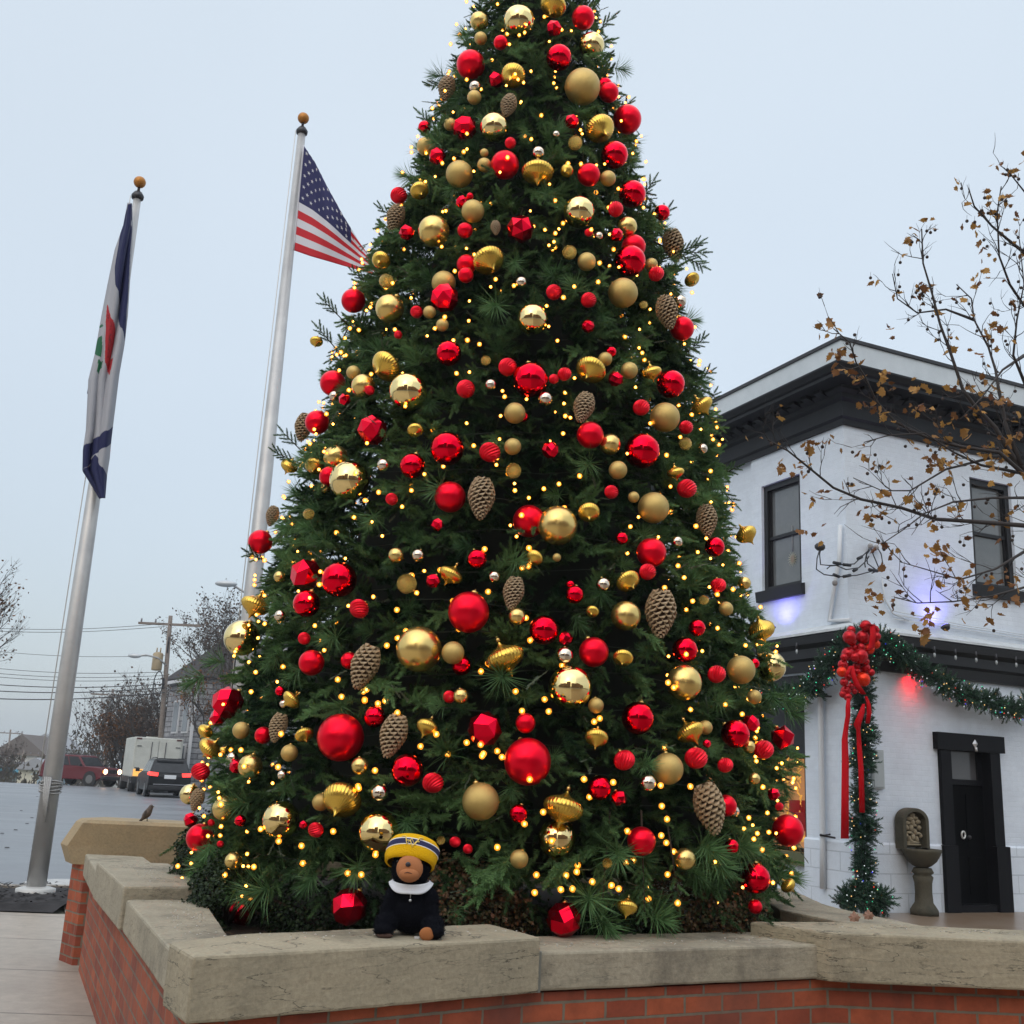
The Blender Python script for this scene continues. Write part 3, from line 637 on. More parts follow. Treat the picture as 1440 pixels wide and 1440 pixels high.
for (x0, y0_, x1, y1_) in ((1172, 791, 1182, 793), (1186, 794, 1196, 795), (1206, 786, 1212, 783), (1172, 808, 1180, 811), (1186, 811, 1196, 809), (1222, 801, 1234, 803), (1200, 803, 1205, 800)):
    cb.tube([CP(x0, y0_), CP(x1, y1_)], .024, 7)
cb.build('cable_loops', mat('cable_black', (.015, .018, .025), .5), t)
wh = MB(); wh.ball(CP(1153, 769, .16), .09, 10, sc=(.9, .6, .7)); wh.build('weatherhead', mat('weatherhead_grey', (.03, .03, .035), .5), t)
for q in ((1224, 768), (1232, 770), (1174, 820)):
    ins = MB(); ins.ball(CP(*q, .08), .045, 8); ins.tube([CP(q[0], q[1], 0.01), CP(q[0], q[1], .12)], .02, 6)
    ins.build('insulator', MATS['insulator'] if 'insulator' in MATS else mat('insulator', (.30, .29, .29), .5), t)
wi = MB()
for dz in (0, .07, .12): wi.tube([fR(.8, 4.12+dz, .05), fR(2.2, 4.10+dz*.6, .05), fR(6, 4.04+dz*.6, .05), fR(11, 4.04+dz*.5, .05)], .008, 5)
wi.tube([fR(.62, 4.7, .04), fR(.66, 4.4, .04), fR(.8, 4.2, .05), fR(1.1, 4.12, .05)], .014, 6)
tag(wi.build('wall_cable', dpm), 'white cables clipped along the wall just above the ledge', 'cable')
# row of clear bulbs along the belt cornice
for i in range(9):
    s_ = .95+i*.42
    b_ = MB(); P_ = fR(s_, 3.62, .26); b_.tube([P_+Vector((0, 0, .13)), P_+Vector((0, 0, .03))], [.014, .018], 6, 1); b_.lathe([(.003, -.042), (.016, -.028), (.02, -.005), (.014, .03)], 8, 0, at=P_)
    tag(b_.build('clear_bulb', [mat('bulb_glass', (.34, .37, .38), .1) if 'bulb_glass' not in MATS else MATS['bulb_glass'], dark_metal]), ['unlit clear bulb on the black ledge nearest the corner cluster', 'second clear bulb along the black ledge from the corner cluster', 'third clear bulb along the ledge, over the red lamp', 'fourth clear bulb from the corner above the swagged garland', 'fifth clear bulb from the corner, halfway along the black ledge', 'sixth clear bulb from the corner, above the door lintel', 'seventh clear bulb from the corner above the garland', 'eighth clear bulb from the corner near the right photo edge', 'ninth clear bulb from the corner at the right photo edge'][i], 'bulb', 'clear bulbs hanging under the ledge')
for i in range(3):
    b_ = MB(); P_ = fL(.85+i*.5, 3.62, .26); b_.tube([P_+Vector((0, 0, .13)), P_+Vector((0, 0, .03))], [.014, .018], 6, 1); b_.lathe([(.003, -.042), (.016, -.028), (.02, -.005), (.014, .03)], 8, 0, at=P_)
    tag(b_.build('clear_bulb', [MATS['bulb_glass'], dark_metal]), ['unlit clear bulb on the left fascia nearest the drain pipe', 'unlit clear bulb on the left fascia midway to the tree', 'unlit clear bulb on the left fascia farthest from the drain pipe'][i], 'bulb', 'clear bulbs on the left fascia')
# floodlights (lit)
def flood(P, n, col, name_lab, en, up):
    t = thing('floodlight', name_lab, 'floodlight', tuple(P))
    b_ = MB(); b_.tube([P-n*.0, P+n*.05], [.05, .075], 10); b_.build('lamp_head', dark_metal, t)
    l_ = MB(); l_.tube([P+n*.051, P+n*.056], .068, 12); l_.build('lamp_lens', mat('lens_'+str(len(MATS)), col, .3, emit=col, estr=3.5), t)
    lt = bpy.data.lights.new('flood_spot', 'SPOT'); lt.energy = en; lt.color = col; lt.spot_size = math.radians(130); lt.spot_blend = 1; lt.shadow_soft_size = .06
    lo = bpy.data.objects.new('flood_spot', lt); COL.objects.link(lo); lo.parent = t; WO[lo.name] = WO[t.name]
    lo.rotation_euler = (-n).to_track_quat('Z', 'Y').to_euler(); lo.location = n*.07
    return t
P = fR(1.60, 4.02, .30); flood(P, (Vector((0, 0, 1))-no*.55).normalized(), (.24, .19, 1.0), 'lit violet floodlight on the ledge shining up the wall among leaves', 27, 1)
P = fL(1.40, 4.02, .32); flood(P, (Vector((0, 0, 1))-nl*.55).normalized(), (.24, .20, 1.0), 'lit violet floodlight on the ledge washing the wall beside the tree', 22, 1)
P = fR(1.13, 3.44, .20); flood(P, (Vector((0, 0, -1))-no*.5+bu*.1).normalized(), (1.0, .01, .02), 'lit red lamp glowing under the garland swag right of the ribbon', 34, 0)
# shopfront left of the pier
sh = MB(); f2 = lambda s, z, o=0: fL(s, z, o-.12)
barR(sh, 1.02, 9, 2.10, 3.32, -.1, .1, f=f2); barR(sh, 1.022, 1.09, .70, 2.098, -.05, .08, f=f2); barR(sh, 2.9, 3.1, .70, 2.098, -.05, .08, f=f2); barR(sh, 5, 5.3, .7, 2.098, -.05, .08, f=f2)
sh.build('shopfront_fascia', black_paint, bld)
sh = MB(); barR(sh, 1.022, 9, 0, .50, -.1, .02, f=f2); sh.build('shopfront_base', wstone, bld, uvf=buv)
sh = MB(); barR(sh, 1.022, 9, .502, .69, -.1, .10, f=f2); sh.build('shopfront_sill', mat('olive_sill', (.10, .11, .05), .6), bld)
shi = MB(); barR(shi, 1.09, 5.0, .70, 2.09, -.9, -.8, f=f2); shi.build('shop_back_wall', mat('shop_wall_glow', (.25, .12, .06), .8, emit=(.8, .35, .12), estr=.5), bld)  # wall emits a warm glow itself, in place of lamplight in the shop
sg = MB(); barR(sg, 1.095, 2.89, .72, 2.09, .0, .01, f=f2)
gl = mat('shop_glass', (.9, .9, .9), .02, trans=1.0); gl.node_tree.nodes['Principled BSDF'].inputs['IOR'].default_value = 1.1
sg.build('shop_window_pane', gl, bld)
fgold = mat('display_gold_glow', (.55, .28, .05), .3, .8, emit=(.9, .45, .08), estr=.7); fred = mat('display_red_glow', (.4, .02, .02), .4, emit=(.6, .02, .03), estr=.12)  # gold and red pieces emit too, standing in for the shop's lighting
wlights = mat('display_white_lights', (1, 1, 1), .5, emit=(1, .9, .75), estr=2.5)
t = thing('window_display', 'gold and red christmas display glowing inside the shop window', 'window display', tuple(fL(1.4, .7, -.4)))
tn = MB()
for i in range(4):
    s_ = 1.3+i*.28
    for k in range(26): tn.tube([fL(s_+random.uniform(-.05, .05), 2.08-k*.04, -.35+random.uniform(-.04, .04)), fL(s_+random.uniform(-.06, .06), 2.02-k*.04, -.35)], .012, 4)
tn.build('gold_garlands', fgold, t)
tn = MB()
for i in range(70): tn.ball(fL(1.16+random.uniform(-.05, .05), random.uniform(1.45, 2.05), -.32+random.uniform(-.03, .03)), .009, 6)
tn.build('white_light_curtain', wlights, t)
for s_, z_, r_ in ((1.25, 1.30, .14), (1.5, 1.15, .16), (1.35, .95, .12), (1.7, 1.35, .13), (1.18, 1.0, .08)):
    tn = MB(); tn.lathe([(r_*.6, z_-r_), (r_, z_-r_*.6), (r_, z_+r_*.6), (r_*1.1, z_+r_*.7)], 10, at=fL(s_, 0, -.4))
    tn.build('red_basket', fred, t)
for i in range(12):
    tn = MB(); tn.ball(fL(1.12+random.uniform(0, .5), random.uniform(.8, 1.2), -.3), random.uniform(.03, .06), 10)
    tn.build('gold_bauble', fgold, t)
# wall fountain
stone_dk = stone_mat('mossy_fountain_stone', (.085, .075, .05), (.055, .05, .034), (.026, .027, .016))
q0 = fR(.93, 0, .26)
t = thing('wall_fountain', 'dark mossy stone wall fountain with arched figure relief and half bowl', 'fountain', tuple(q0))
b_ = MB(); cx = .93; hw = .245; zb, zs = .86, 1.24
arch = [(cx-hw, zb)]+[(cx-hw*math.cos(PI*i/14), zs+.18*math.sin(PI*i/14)) for i in range(15)]+[(cx+hw, zb)]
arin = [(cx-hw*.74, zb+.02)]+[(cx-hw*.74*math.cos(PI*i/14), zs+.125*math.sin(PI*i/14)) for i in range(15)]+[(cx+hw*.74, zb+.02)]
n = len(arch)
vs = [fR(s, z, .04) for s, z in arch]+[fR(s, z, .20) for s, z in arch]+[fR(s, z, .20) for s, z in arin]+[fR(s, z, .09) for s, z in arin]
b_.add(vs, [(k*n+i, k*n+i+1, (k+1)*n+i+1, (k+1)*n+i) for k in range(3) for i in range(n-1)]+[tuple(range(3*n, 4*n))])
b_.build('arched_niche', stone_dk, t, bevel=.01)
rl = MB()
def bl(s, z, rs, rz, o=.12, ro=.04):
    a = len(rl.v); rl.ball((0, 0, 0), 1, 10)
    for i in range(a, len(rl.v)):
        v = rl.v[i]; rl.v[i] = fR(s+v.x*rs, z+v.z*rz, o+v.y*ro)
for s, z, a, b in ((0, 1.30, .035, .035), (-.03, 1.25, .05, .03), (.03, 1.26, .05, .025), (-.07, 1.19, .045, .03), (.07, 1.21, .04, .035), (0, 1.20, .03, .05), (-.08, 1.13, .03, .04), (.085, 1.13, .03, .035), (-.02, 1.12, .03, .05), (.03, 1.07, .025, .045),
                   (-.05, 1.06, .05, .022), (.07, 1.05, .045, .022), (-.09, 1.02, .025, .03), (.1, 1.02, .025, .03), (0, 1.0, .03, .05), (-.05, .97, .02, .05), (.05, .97, .02, .05), (0, .93, .1, .02), (0, .90, .12, .018), (-.03, .95, .03, .02), (.02, 1.16, .04, .02)):
    bl(cx+s*1.4, z+.02, a*1.35, b*1.1)
rl.build('figure_relief', stone_mat('relief_stone', (.30, .245, .16), (.20, .165, .105), (.09, .08, .05)), t)
b_ = MB(); pf = [(.07, .62), (.13, .65), (.20, .71), (.24, .78), (.27, .84), (.275, .872), (.25, .875), (.2, .84), (.02, .80)]
b_.lathe([(r, z) for r, z in pf], 28, at=fR(cx+.02, 0, .25)); b_.build('basin', stone_dk, t)
b_ = MB(); C_ = fR(cx+.03, 0, .25)
b_.lathe([(.19, 0), (.19, .06), (.165, .10), (.125, .16), (.115, .3), (.12, .42), (.14, .5), (.11, .53), (.15, .56), (.12, .62)], 20, at=C_, mod=lambda a, i: 1+.05*math.cos(8*a))
b_.build('pedestal', stone_dk, t)
# tip templates used by garlands come later
# ================================================================ christmas tree
TX, TY = 0.0, 7.3
ZT = [0.7, .85, 1, 1.6, 2, 3, 4, 5, 6, 7, 8, 8.8, 9.5, 9.9]
RT = [1.6, 1.80, 1.89, 1.88, 1.80, 1.60, 1.40, 1.16, .89, .57, .37, .2, .06, 0]
def RR(z): return np.interp(z, ZT, RT)
# ---- ornament list: x, y, radius in the photograph, kind
ORN = """730 30 22 gx;778 8 18 go;820 25 16 rm;779 40 11 rf;674 30 13 gs;676 54 9 gm;704 60 10 rm;832 64 18 gx;786 81 18 rs;662 91 20 rm;722 106 17 go;698 112 11 rf;628 124 17 pc;715 148 16 pc;819 122 25 gm;850 120 11 rs;856 130 14 rm;668 122 8 gp;667 137 10 gm;882 168 20 rm;844 181 20 go;804 171 10 rf;653 180 17 rf;695 179 20 gx;633 175 9 gm;597 179 9 rs;599 206 13 gm;615 220 12 rf;809 201 10 gd;782 189 5 gp;718 201 8 rb;864 218 19 rs;646 245 19 gm;681 232 10 gm;681 215 6 gm;757 215 9 gp;710 232 20 rm;756 242 22 go;828 246 16 rm;855 251 11 gm;797 240 9 go;590 268 13 go;889 273 19 rs;866 294 11 rb;814 298 22 gx;561 275 12 rb;650 284 9 rf;665 297 16 gm;661 276 5 rm;931 299 11 rs;556 306 18 pc;572 327 11 rf;610 325 22 gs;654 324 11 rm;732 322 19 rf;536 366 13 go;543 395 10 gd;687 366 22 go;656 372 14 rm;655 387 11 rm;624 398 17 gm;625 419 20 rf;548 434 20 gs;586 439 9 rb;604 439 9 gm;497 423 17 rm;779 411 11 rb;733 397 8 gp;749 449 22 gx;560 471 6 rb;631 497 18 rs;697 320 10 pc;882 319 14 gs;867 330 9 rf;891 347 17 rm;886 367 22 rs;828 327 6 rb;842 332 6 gp;801 355 10 gd;825 368 13 gm;916 372 9 gm;923 385 11 rb;947 344 21 pc;973 393 11 go;876 412 21 gm;828 422 11 rb;938 438 22 pc;959 462 17 rm;827 459 9 rf;905 429 6 gd;956 424 9 gp;859 495 8 rs;445 480 9 go;543 515 22 go;497 524 10 gm;468 539 18 rm;511 543 17 gs;574 551 27 gx;485 562 9 rf;470 557 7 gp;446 594 17 rm;427 600 18 pc;524 605 21 rf;520 549 7 rb;655 547 13 rb;584 605 11 go;629 631 24 rs;689 636 15 rb;580 655 18 rs;539 654 9 gp;472 643 17 gs;442 655 13 go;491 676 28 gx;463 670 14 rm;683 507 7 gd;690 541 8 gp;714 516 13 rb;622 457 9 gm;746 534 25 rs;794 526 10 rb;779 533 7 rb;831 520 21 go;851 505 10 gm;866 533 11 rf;885 521 12 gm;916 523 14 go;943 540 20 rs;821 572 21 pc;767 561 10 gp;724 581 15 gm;735 586 8 rs;902 573 12 rb;935 587 21 gm;830 612 19 rm;858 625 15 gs;903 634 25 rs;965 601 10 rb;987 570 16 go;721 628 12 gm;774 633 12 rf;869 661 13 gm;722 662 11 gd;964 624 9 gd;950 664 12 go;966 687 14 rb;860 692 10 rb;891 699 8 gm;919 714 22 gm;828 720 15 go;744 733 23 rm;784 739 28 gs;994 731 21 pc;874 757 9 rs;916 777 21 rm;988 631 7 gp;1005 769 14 rs;407 655 12 go;551 702 9 rb;366 762 17 rm;434 723 8 gd;458 686 7 gs;430 808 22 rf;477 815 25 rs;431 849 19 rs;505 856 14 rb;359 851 20 go;557 781 11 gs;588 781 9 gp;572 821 14 gd;609 817 10 rf;615 738 9 rf;340 897 25 gx;383 725 13 pc;394 866 8 gp;393 811 8 gs;428 898 9 rb;633 699 22 rm;677 699 27 pc;671 786 14 rs;634 808 17 go;752 784 12 go;722 833 21 pc;783 784 6 gm;695 811 8 gp;659 861 29 rm;727 867 12 gs;765 886 21 rs;795 898 10 rf;808 836 13 rs;802 822 6 rs;848 822 10 gp;833 860 9 go;835 917 21 rm;794 922 12 gp;589 913 32 gs;637 918 16 gm;649 936 14 rs;710 925 27 go;911 804 12 rb;883 817 17 go;880 866 21 gs;929 861 31 pc;1049 751 15 go;952 762 8 gp;1010 823 11 rb;1047 820 9 gs;1021 856 10 gm;990 844 7 gd;980 883 12 rs;963 914 18 rs;1071 885 18 go;1084 937 21 gx;1042 942 20 gm;1008 948 13 rb;962 960 25 gs;876 925 14 go;1061 980 10 gm;838 992 11 gm;1061 933 7 rs;897 1010 23 rs;438 932 18 rm;491 929 12 rm;513 936 28 pc;320 988 22 rf;307 1009 12 rf;410 984 14 go;399 990 6 gp;394 972 7 rs;339 1027 12 gm;391 1022 18 pc;370 1034 12 rm;428 1033 13 go;289 1028 11 go;296 1052 17 go;315 1055 6 go;282 1085 13 rb;327 1066 8 gp;333 1078 10 rf;352 1078 17 gs;407 1059 12 gm;397 1090 7 gp;479 1037 33 rm;527 1008 15 rs;553 1033 27 pc;506 1077 12 gs;267 1117 14 gx;277 1124 14 pc;316 1137 17 gs;481 1124 27 go;451 1128 12 gm;534 1115 12 gp;395 1153 26 gx;533 1170 29 gx;444 1167 11 rb;427 1160 6 rf;268 1153 10 rf;281 1178 19 rm;297 1157 5 rb;338 1154 8 rs;573 1083 23 rs;601 1022 15 go;682 1025 24 rf;739 1017 14 rm;609 1101 15 rb;742 1071 33 rm;676 1127 26 gm;648 979 11 gs;632 980 9 rb;729 1144 13 rs;802 967 31 gx;839 1037 16 go;971 1029 20 go;992 1023 10 gm;1034 1032 20 rs;1056 1017 12 rf;1100 1037 17 rf;1074 1054 14 rb;1053 1050 9 gs;979 1066 16 rb;1020 1076 11 rb;994 1046 6 rf;878 1069 15 rb;939 1081 22 gm;911 1101 12 gp;843 1108 17 rs;870 1122 11 rf;998 1135 31 pc;1021 1133 15 rm;1032 1141 8 gp;792 1136 28 go;783 1178 27 gx;902 1183 20 rm;1029 1190 10 rs;1108 1168 22 rm;1062 1235 21 rs;963 1208 15 gs;854 1214 7 gd;1088 1117 9 rf;1096 1134 6 rb;1061 1095 8 gs;882 1275 14 go;793 1293 24 rf;1108 1245 11 go;1062 1275 10 rm;730 1208 13 gm;640 1184 8 rb;658 1194 7 rb;491 1275 25 rf;340 1282 19 rf;328 1211 12 gs;310 1187 5 rb;620 1182 6 gd"""
ORN = [(float(a), float(b), float(c), d) for a, b, c, d in (q.split() for q in ORN.split(';'))]
def hit_cone(x, y, off):
    d = ray(x, y); best = None
    ts = np.linspace(3.6, 13, 1200); P = np.array(cC)[None]+ts[:, None]*np.array(d)[None]
    dist = np.hypot(P[:, 0]-TX, P[:, 1]-TY)-(RR(P[:, 2])+off)
    idx = np.where(dist < 0)[0]
    i = idx[0] if len(idx) else int(np.argmin(dist))
    return cC+d*ts[i], ts[i]
orn = []
for x, y, r, k in ORN:
    P, t = hit_cone(x, y, 0.03 if r > 16 else .06)
    R3 = r/FPX*t
    # keep deeper ones (overlapped by bigger neighbours) slightly behind
    orn.append([P, R3, k, x, y, r])
order = sorted(range(len(orn)), key=lambda i: -orn[i][5])
placed = []
for i in order:
    P, R3, k, x, y, r = orn[i]; d = (P-cC).normalized()
    for it in range(40):
        hitc = [o for o in placed if (o[0]-P).length < (o[1]+R3)*.97]
        if not hitc: break
        P = P+d*.02*(1 if it < 30 else -1)
    R3 = r/FPX*((P-cC).dot(cF)); orn[i][0] = P; orn[i][1] = R3; placed.append(orn[i])
OC = np.array([list(o[0]) for o in orn]); OR = np.array([o[1] for o in orn])
# ---- foliage templates (numpy)
def needle_tip(n, L, nl, nw, a0, a1, seed, flat=0.0, stem=.003, curve=0):
    r = np.random.default_rng(seed); V = []; Fc = []
    for i in range(n):
        t = (i+.5)/n; base = np.array([0, 0, L*t]); ph = i*2.39996+r.uniform(-.3, .3)
        a = a0+(a1-a0)*t+r.uniform(-.12, .12); l = nl*r.uniform(.75, 1.12)*(1-.35*t)
        rad = np.array([math.cos(ph), math.sin(ph)*(1-flat), 0]); rad /= np.linalg.norm(rad)
        d = rad*math.sin(a)+np.array([0, 0, 1])*math.cos(a); d /= np.linalg.norm(d)
        s = np.cross(d, np.array([r.normal(), r.normal(), r.normal()])); s /= np.linalg.norm(s); b = len(V)
        if curve:
            m = base+d*l*.5+np.array([0, 0, curve*l*.0]); e = base+d*l*.96+np.array([0, 0, -curve*l])
            V += [base-s*nw*.5, base+s*nw*.5, m+s*nw*.5, m-s*nw*.5, e]; Fc += [(b, b+1, b+2), (b, b+2, b+3), (b+3, b+2, b+4)]
        else:
            V += [base-s*nw*.5, base+s*nw*.5, base+d*l]; Fc += [(b, b+1, b+2)]
    b = len(V); k = [np.array([math.cos(q), math.sin(q), 0])*stem for q in (0, 2.1, 4.2)]
    V += k+[p*.4+np.array([0, 0, L]) for p in k]; Fc += [(b+i, b+(i+1) % 3, b+3+(i+1) % 3) for i in range(3)]+[(b+i, b+3+(i+1) % 3, b+3+i) for i in range(3)]
    return np.array(V, np.float32), np.array(Fc, np.int32)
FIR = [needle_tip(80, .095, .031, .0064, 1.1, .40, s, flat=.1) for s in range(4)]
FIR_S = [needle_tip(34, .15, .04, .0062, .95, .55, s+9, flat=.3) for s in range(3)]
PINE = [needle_tip(95, .07, .155, .0027, 1.25, .22, s+20, curve=.10) for s in range(4)]
CED = [needle_tip(26, .15, .034, .011, .7, .45, s+40, flat=.8, stem=.004) for s in range(3)]
TIN = [needle_tip(46, .11, .034, .0055, 1.0, .6, s+60, flat=.2) for s in range(3)]
def frames(dirs, roll):
    d = dirs/np.linalg.norm(dirs, axis=1, keepdims=True)
    a = np.where(np.abs(d[:, 2:3]) < .95, np.array([[0, 0, 1.]]), np.array([[1., 0, 0]]))
    x = np.cross(a, d); x /= np.linalg.norm(x, axis=1, keepdims=True); y = np.cross(d, x)
    c, s = np.cos(roll)[:, None], np.sin(roll)[:, None]
    return np.stack([x*c+y*s, -x*s+y*c, d], axis=2)       # columns
def instance(name, tmpl, pos, dirs, scale, tint, mats, parent, roll=None):
    if len(pos) == 0: return None
    pos = np.asarray(pos, np.float32); org = np.array(WO[parent.name] if parent is not None else (0, 0, 0), np.float32)
    roll = rng.uniform(-.5, .5, len(pos)) if roll is None else roll
    M = frames(np.asarray(dirs, float), roll).astype(np.float32)*np.asarray(scale, np.float32)[:, None, None]
    which = rng.integers(0, len(tmpl), len(pos)); VV = []; FF = []; TT = []; b = 0
    for k, (V, Fc) in enumerate(tmpl):
        ix = np.where(which == k)[0]
        if len(ix) == 0: continue
        P = np.einsum('nij,vj->nvi', M[ix], V)+(pos[ix]-org)[:, None, :]
        VV.append(P.reshape(-1, 3)); n = len(V)
        F_ = (Fc[None]+(np.arange(len(ix))*n)[:, None, None]+b).reshape(-1, 3); FF.append(F_)
        TT.append(np.repeat(np.asarray(tint)[ix], n)); b += len(ix)*n
    VV = np.concatenate(VV); FF = np.concatenate(FF).astype(np.int32); TT = np.concatenate(TT).astype(np.float32)
    me = bpy.data.meshes.new(name); me.vertices.add(len(VV)); me.vertices.foreach_set('co', VV.astype(np.float32).ravel())
    me.loops.add(len(FF)*3); me.loops.foreach_set('vertex_index', FF.ravel()); me.polygons.add(len(FF))
    me.polygons.foreach_set('loop_start', np.arange(len(FF), dtype=np.int32)*3); me.polygons.foreach_set('loop_total', np.full(len(FF), 3, np.int32))
    at = me.attributes.new('tint', 'FLOAT', 'POINT'); at.data.foreach_set('value', TT)
    for m in (mats if isinstance(mats, list) else [mats]): me.materials.append(m)
    me.update(calc_edges=True); me.validate()
    o = bpy.data.objects.new(name, me); COL.objects.link(o)
    if parent is not None: o.parent = parent; WO[o.name] = WO[parent.name]
    else: WO[o.name] = Vector((0, 0, 0))
    return o
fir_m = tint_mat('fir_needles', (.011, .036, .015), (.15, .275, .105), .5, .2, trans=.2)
pine_m = tint_mat('pine_needles', (.028, .080, .030), (.13, .26, .10), .45, .25, trans=.15)
ced_m = tint_mat('cedar_tips', (.06, .085, .050), (.14, .17, .115), .6, .3)
tree = thing('christmas_tree', 'tall dark green decorated christmas tree filling the middle of the planter', 'christmas tree', (TX, TY, .70))
MB().tube([(TX, TY, .65), (TX, TY, 4), (TX, TY, 9.4)], [.16, .12, .03], 12).build('trunk', mat('trunk_bark', (.05, .035, .025), .9), tree)
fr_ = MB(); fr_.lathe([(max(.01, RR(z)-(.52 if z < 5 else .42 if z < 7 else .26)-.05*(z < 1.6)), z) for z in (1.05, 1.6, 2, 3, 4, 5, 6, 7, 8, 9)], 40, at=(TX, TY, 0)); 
fr_.build('dark_inner_core', mat('inner_core_shade', (.004, .007, .005), 1, noise=((.007, .012, .008), 30)), tree)  # solid dark cone added inside, stands in for shade between the branches
def lump(th, z):
    return np.array([mnoise.noise(Vector((math.cos(a)*2.2, math.sin(a)*2.2, q*1.5))) for a, q in zip(th, z)])
def keep_mask(P, rad=.035, view=.9, prob=.85):
    """tips pushed aside by the ornaments and by the people who want them seen"""
    m = np.ones(len(P), bool); c0 = np.array(cC)
    for c, r in zip(OC, OR):
        d = np.linalg.norm(P-c, axis=1); m &= d > r*.95+rad
        ax = c0-c; L = np.linalg.norm(ax); ax /= L
        t = (P-c)@ax; pd = np.linalg.norm((P-c)-t[:, None]*ax, axis=1)
        blk = (t > 0) & (t < .8) & (pd < r*view+.03)
        m &= ~(blk & (rng.random(len(P)) < prob))
    return m
def branches(n, th0, th1, tips, tl, depth, jitter):
    # stratified points on the cone, denser low down where it is wider
    zz = np.linspace(.95, 9.5, 400); cdf = np.cumsum(RR(zz)+.12); cdf /= cdf[-1]
    i = np.arange(n); z = np.interp((i+.5)/n, cdf, zz)+rng.uniform(-.05, .05, n)
    th = th0+(th1-th0)*((i*.61803398875+rng.uniform(-.02, .02, n)) % 1)
    lp = lump(th, z); lp2 = np.array([mnoise.noise(Vector((math.cos(a)*5.5, math.sin(a)*5.5, q*3.8))) for a, q in zip(th, z)])
    R_ = np.maximum(.05, RR(z)+lp*.17+lp2*.15-depth)
    rad = np.stack([np.cos(th), np.sin(th), 0*th], 1); tan = np.stack([-np.sin(th), np.cos(th), 0*th], 1); up = np.array([[0, 0, 1.]])
    elev = rng.uniform(-.75, .45, n)-.1; elev -= .35*np.clip((1.5-z)/.6, 0, 1); yaw = rng.uniform(-.95, .95, n)
    D = rad*np.cos(elev)[:, None]*np.cos(yaw)[:, None]+tan*np.sin(yaw)[:, None]+up*np.sin(elev)[:, None]; D /= np.linalg.norm(D, axis=1, keepdims=True)
    L = np.minimum(.40, .18+R_*.3)*rng.uniform(.8, 1.15, n)
    base = np.stack([TX+R_*np.cos(th), TY+R_*np.sin(th), z], 1)-D*L[:, None]
    side = np.cross(D, up+0*D); side /= np.linalg.norm(side, axis=1, keepdims=True); nrm = np.cross(side, D)
    Ps, Ds, Ss, Ts = [], [], [], []
    for k in range(tips):
        t = .25+.75*(k+1)/tips; sg = 1 if k % 2 else -1
        sp = 0 if k == tips-1 else rng.uniform(.5, 1.15, n)[:, None]*(1-.35*t)
        d = D+side*(sg*sp)+nrm*rng.uniform(-.65, .75, n)[:, None]
        Ps.append(base+D*(L*t*.85)[:, None]); Ds.append(d); Ss.append(tl*rng.uniform(.8, 1.2, n)*(.55+.45*np.minimum(1, R_/.8)))
        Ts.append(np.clip(.36+1.3*lp2+rng.uniform(-.3, .36, n)+.55*(t-.6), 0, 1))  # outer tips and lumps lighter, hollows darker: light and shade put into the tint
    stems = (base, D, L)
    return np.concatenate(Ps), np.concatenate(Ds), np.concatenate(Ss), np.concatenate(Ts)
F0, F1 = -PI-.45, .45
P1, D1, S1, T1 = branches(2000, F0, F1, 10, 1.0, 0.03, .1)
P2, D2, S2, T2 = branches(1500, F0, F1, 6, 1.05, .17, .1); T2 *= .55  # inner layer tinted darker, shade of the hollows put into the colour
# drooping skirt branches that close the crown towards the soil
nb0 = 170; tb_ = rng.uniform(F0, F1, nb0); zb_ = rng.uniform(.98, 1.3, nb0); Rb_ = rng.uniform(1.35, 1.75, nb0)
rd0 = np.stack([np.cos(tb_), np.sin(tb_), 0*tb_], 1); tg0 = np.stack([-np.sin(tb_), np.cos(tb_), 0*tb_], 1); P0_, D0_, S0_, T0_ = [], [], [], []
dd0 = rd0*rng.uniform(.4, .9, nb0)[:, None]+np.array([[0, 0, -1.]])*rng.uniform(.25, .7, nb0)[:, None]+tg0*rng.uniform(-.4, .4, nb0)[:, None]
for k in range(6):
    P0_.append(np.stack([TX+Rb_*np.cos(tb_), TY+Rb_*np.sin(tb_), zb_], 1)+dd0*.06*k); D0_.append(dd0+tg0*(.7 if k % 2 else -.7)*(k < 5)); S0_.append(np.full(nb0, .95)); T0_.append(rng.uniform(.1, .5, nb0))
P2 = np.concatenate([P2]+P0_); D2 = np.concatenate([D2]+D0_); S2 = np.concatenate([S2]+S0_); T2 = np.concatenate([T2]+T0_)
P_ = np.concatenate([P1, P2]); D_ = np.concatenate([D1, D2]); S_ = np.concatenate([S1, S2]); T_ = np.concatenate([T1, T2])
# the dark hollows of the crown
ddn = D_/np.linalg.norm(D_, axis=1, keepdims=True); mid = P_+ddn*(S_*.1)[:, None]
m = keep_mask(mid)
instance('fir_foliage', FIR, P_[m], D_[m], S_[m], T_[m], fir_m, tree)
Pb, Db, Sb, Tb = branches(700, .45, PI*2-PI-.45, 5, 1.5, .02, .1)
instance('rear_foliage', FIR_S, Pb, Db, Sb*1.2, Tb, fir_m, tree)
n = 420; P3, D3, S3, T3 = branches(n, F0, F1, 1, 1.0, .04, .1); m = keep_mask(P3+D3*.06, view=.6, prob=.8)
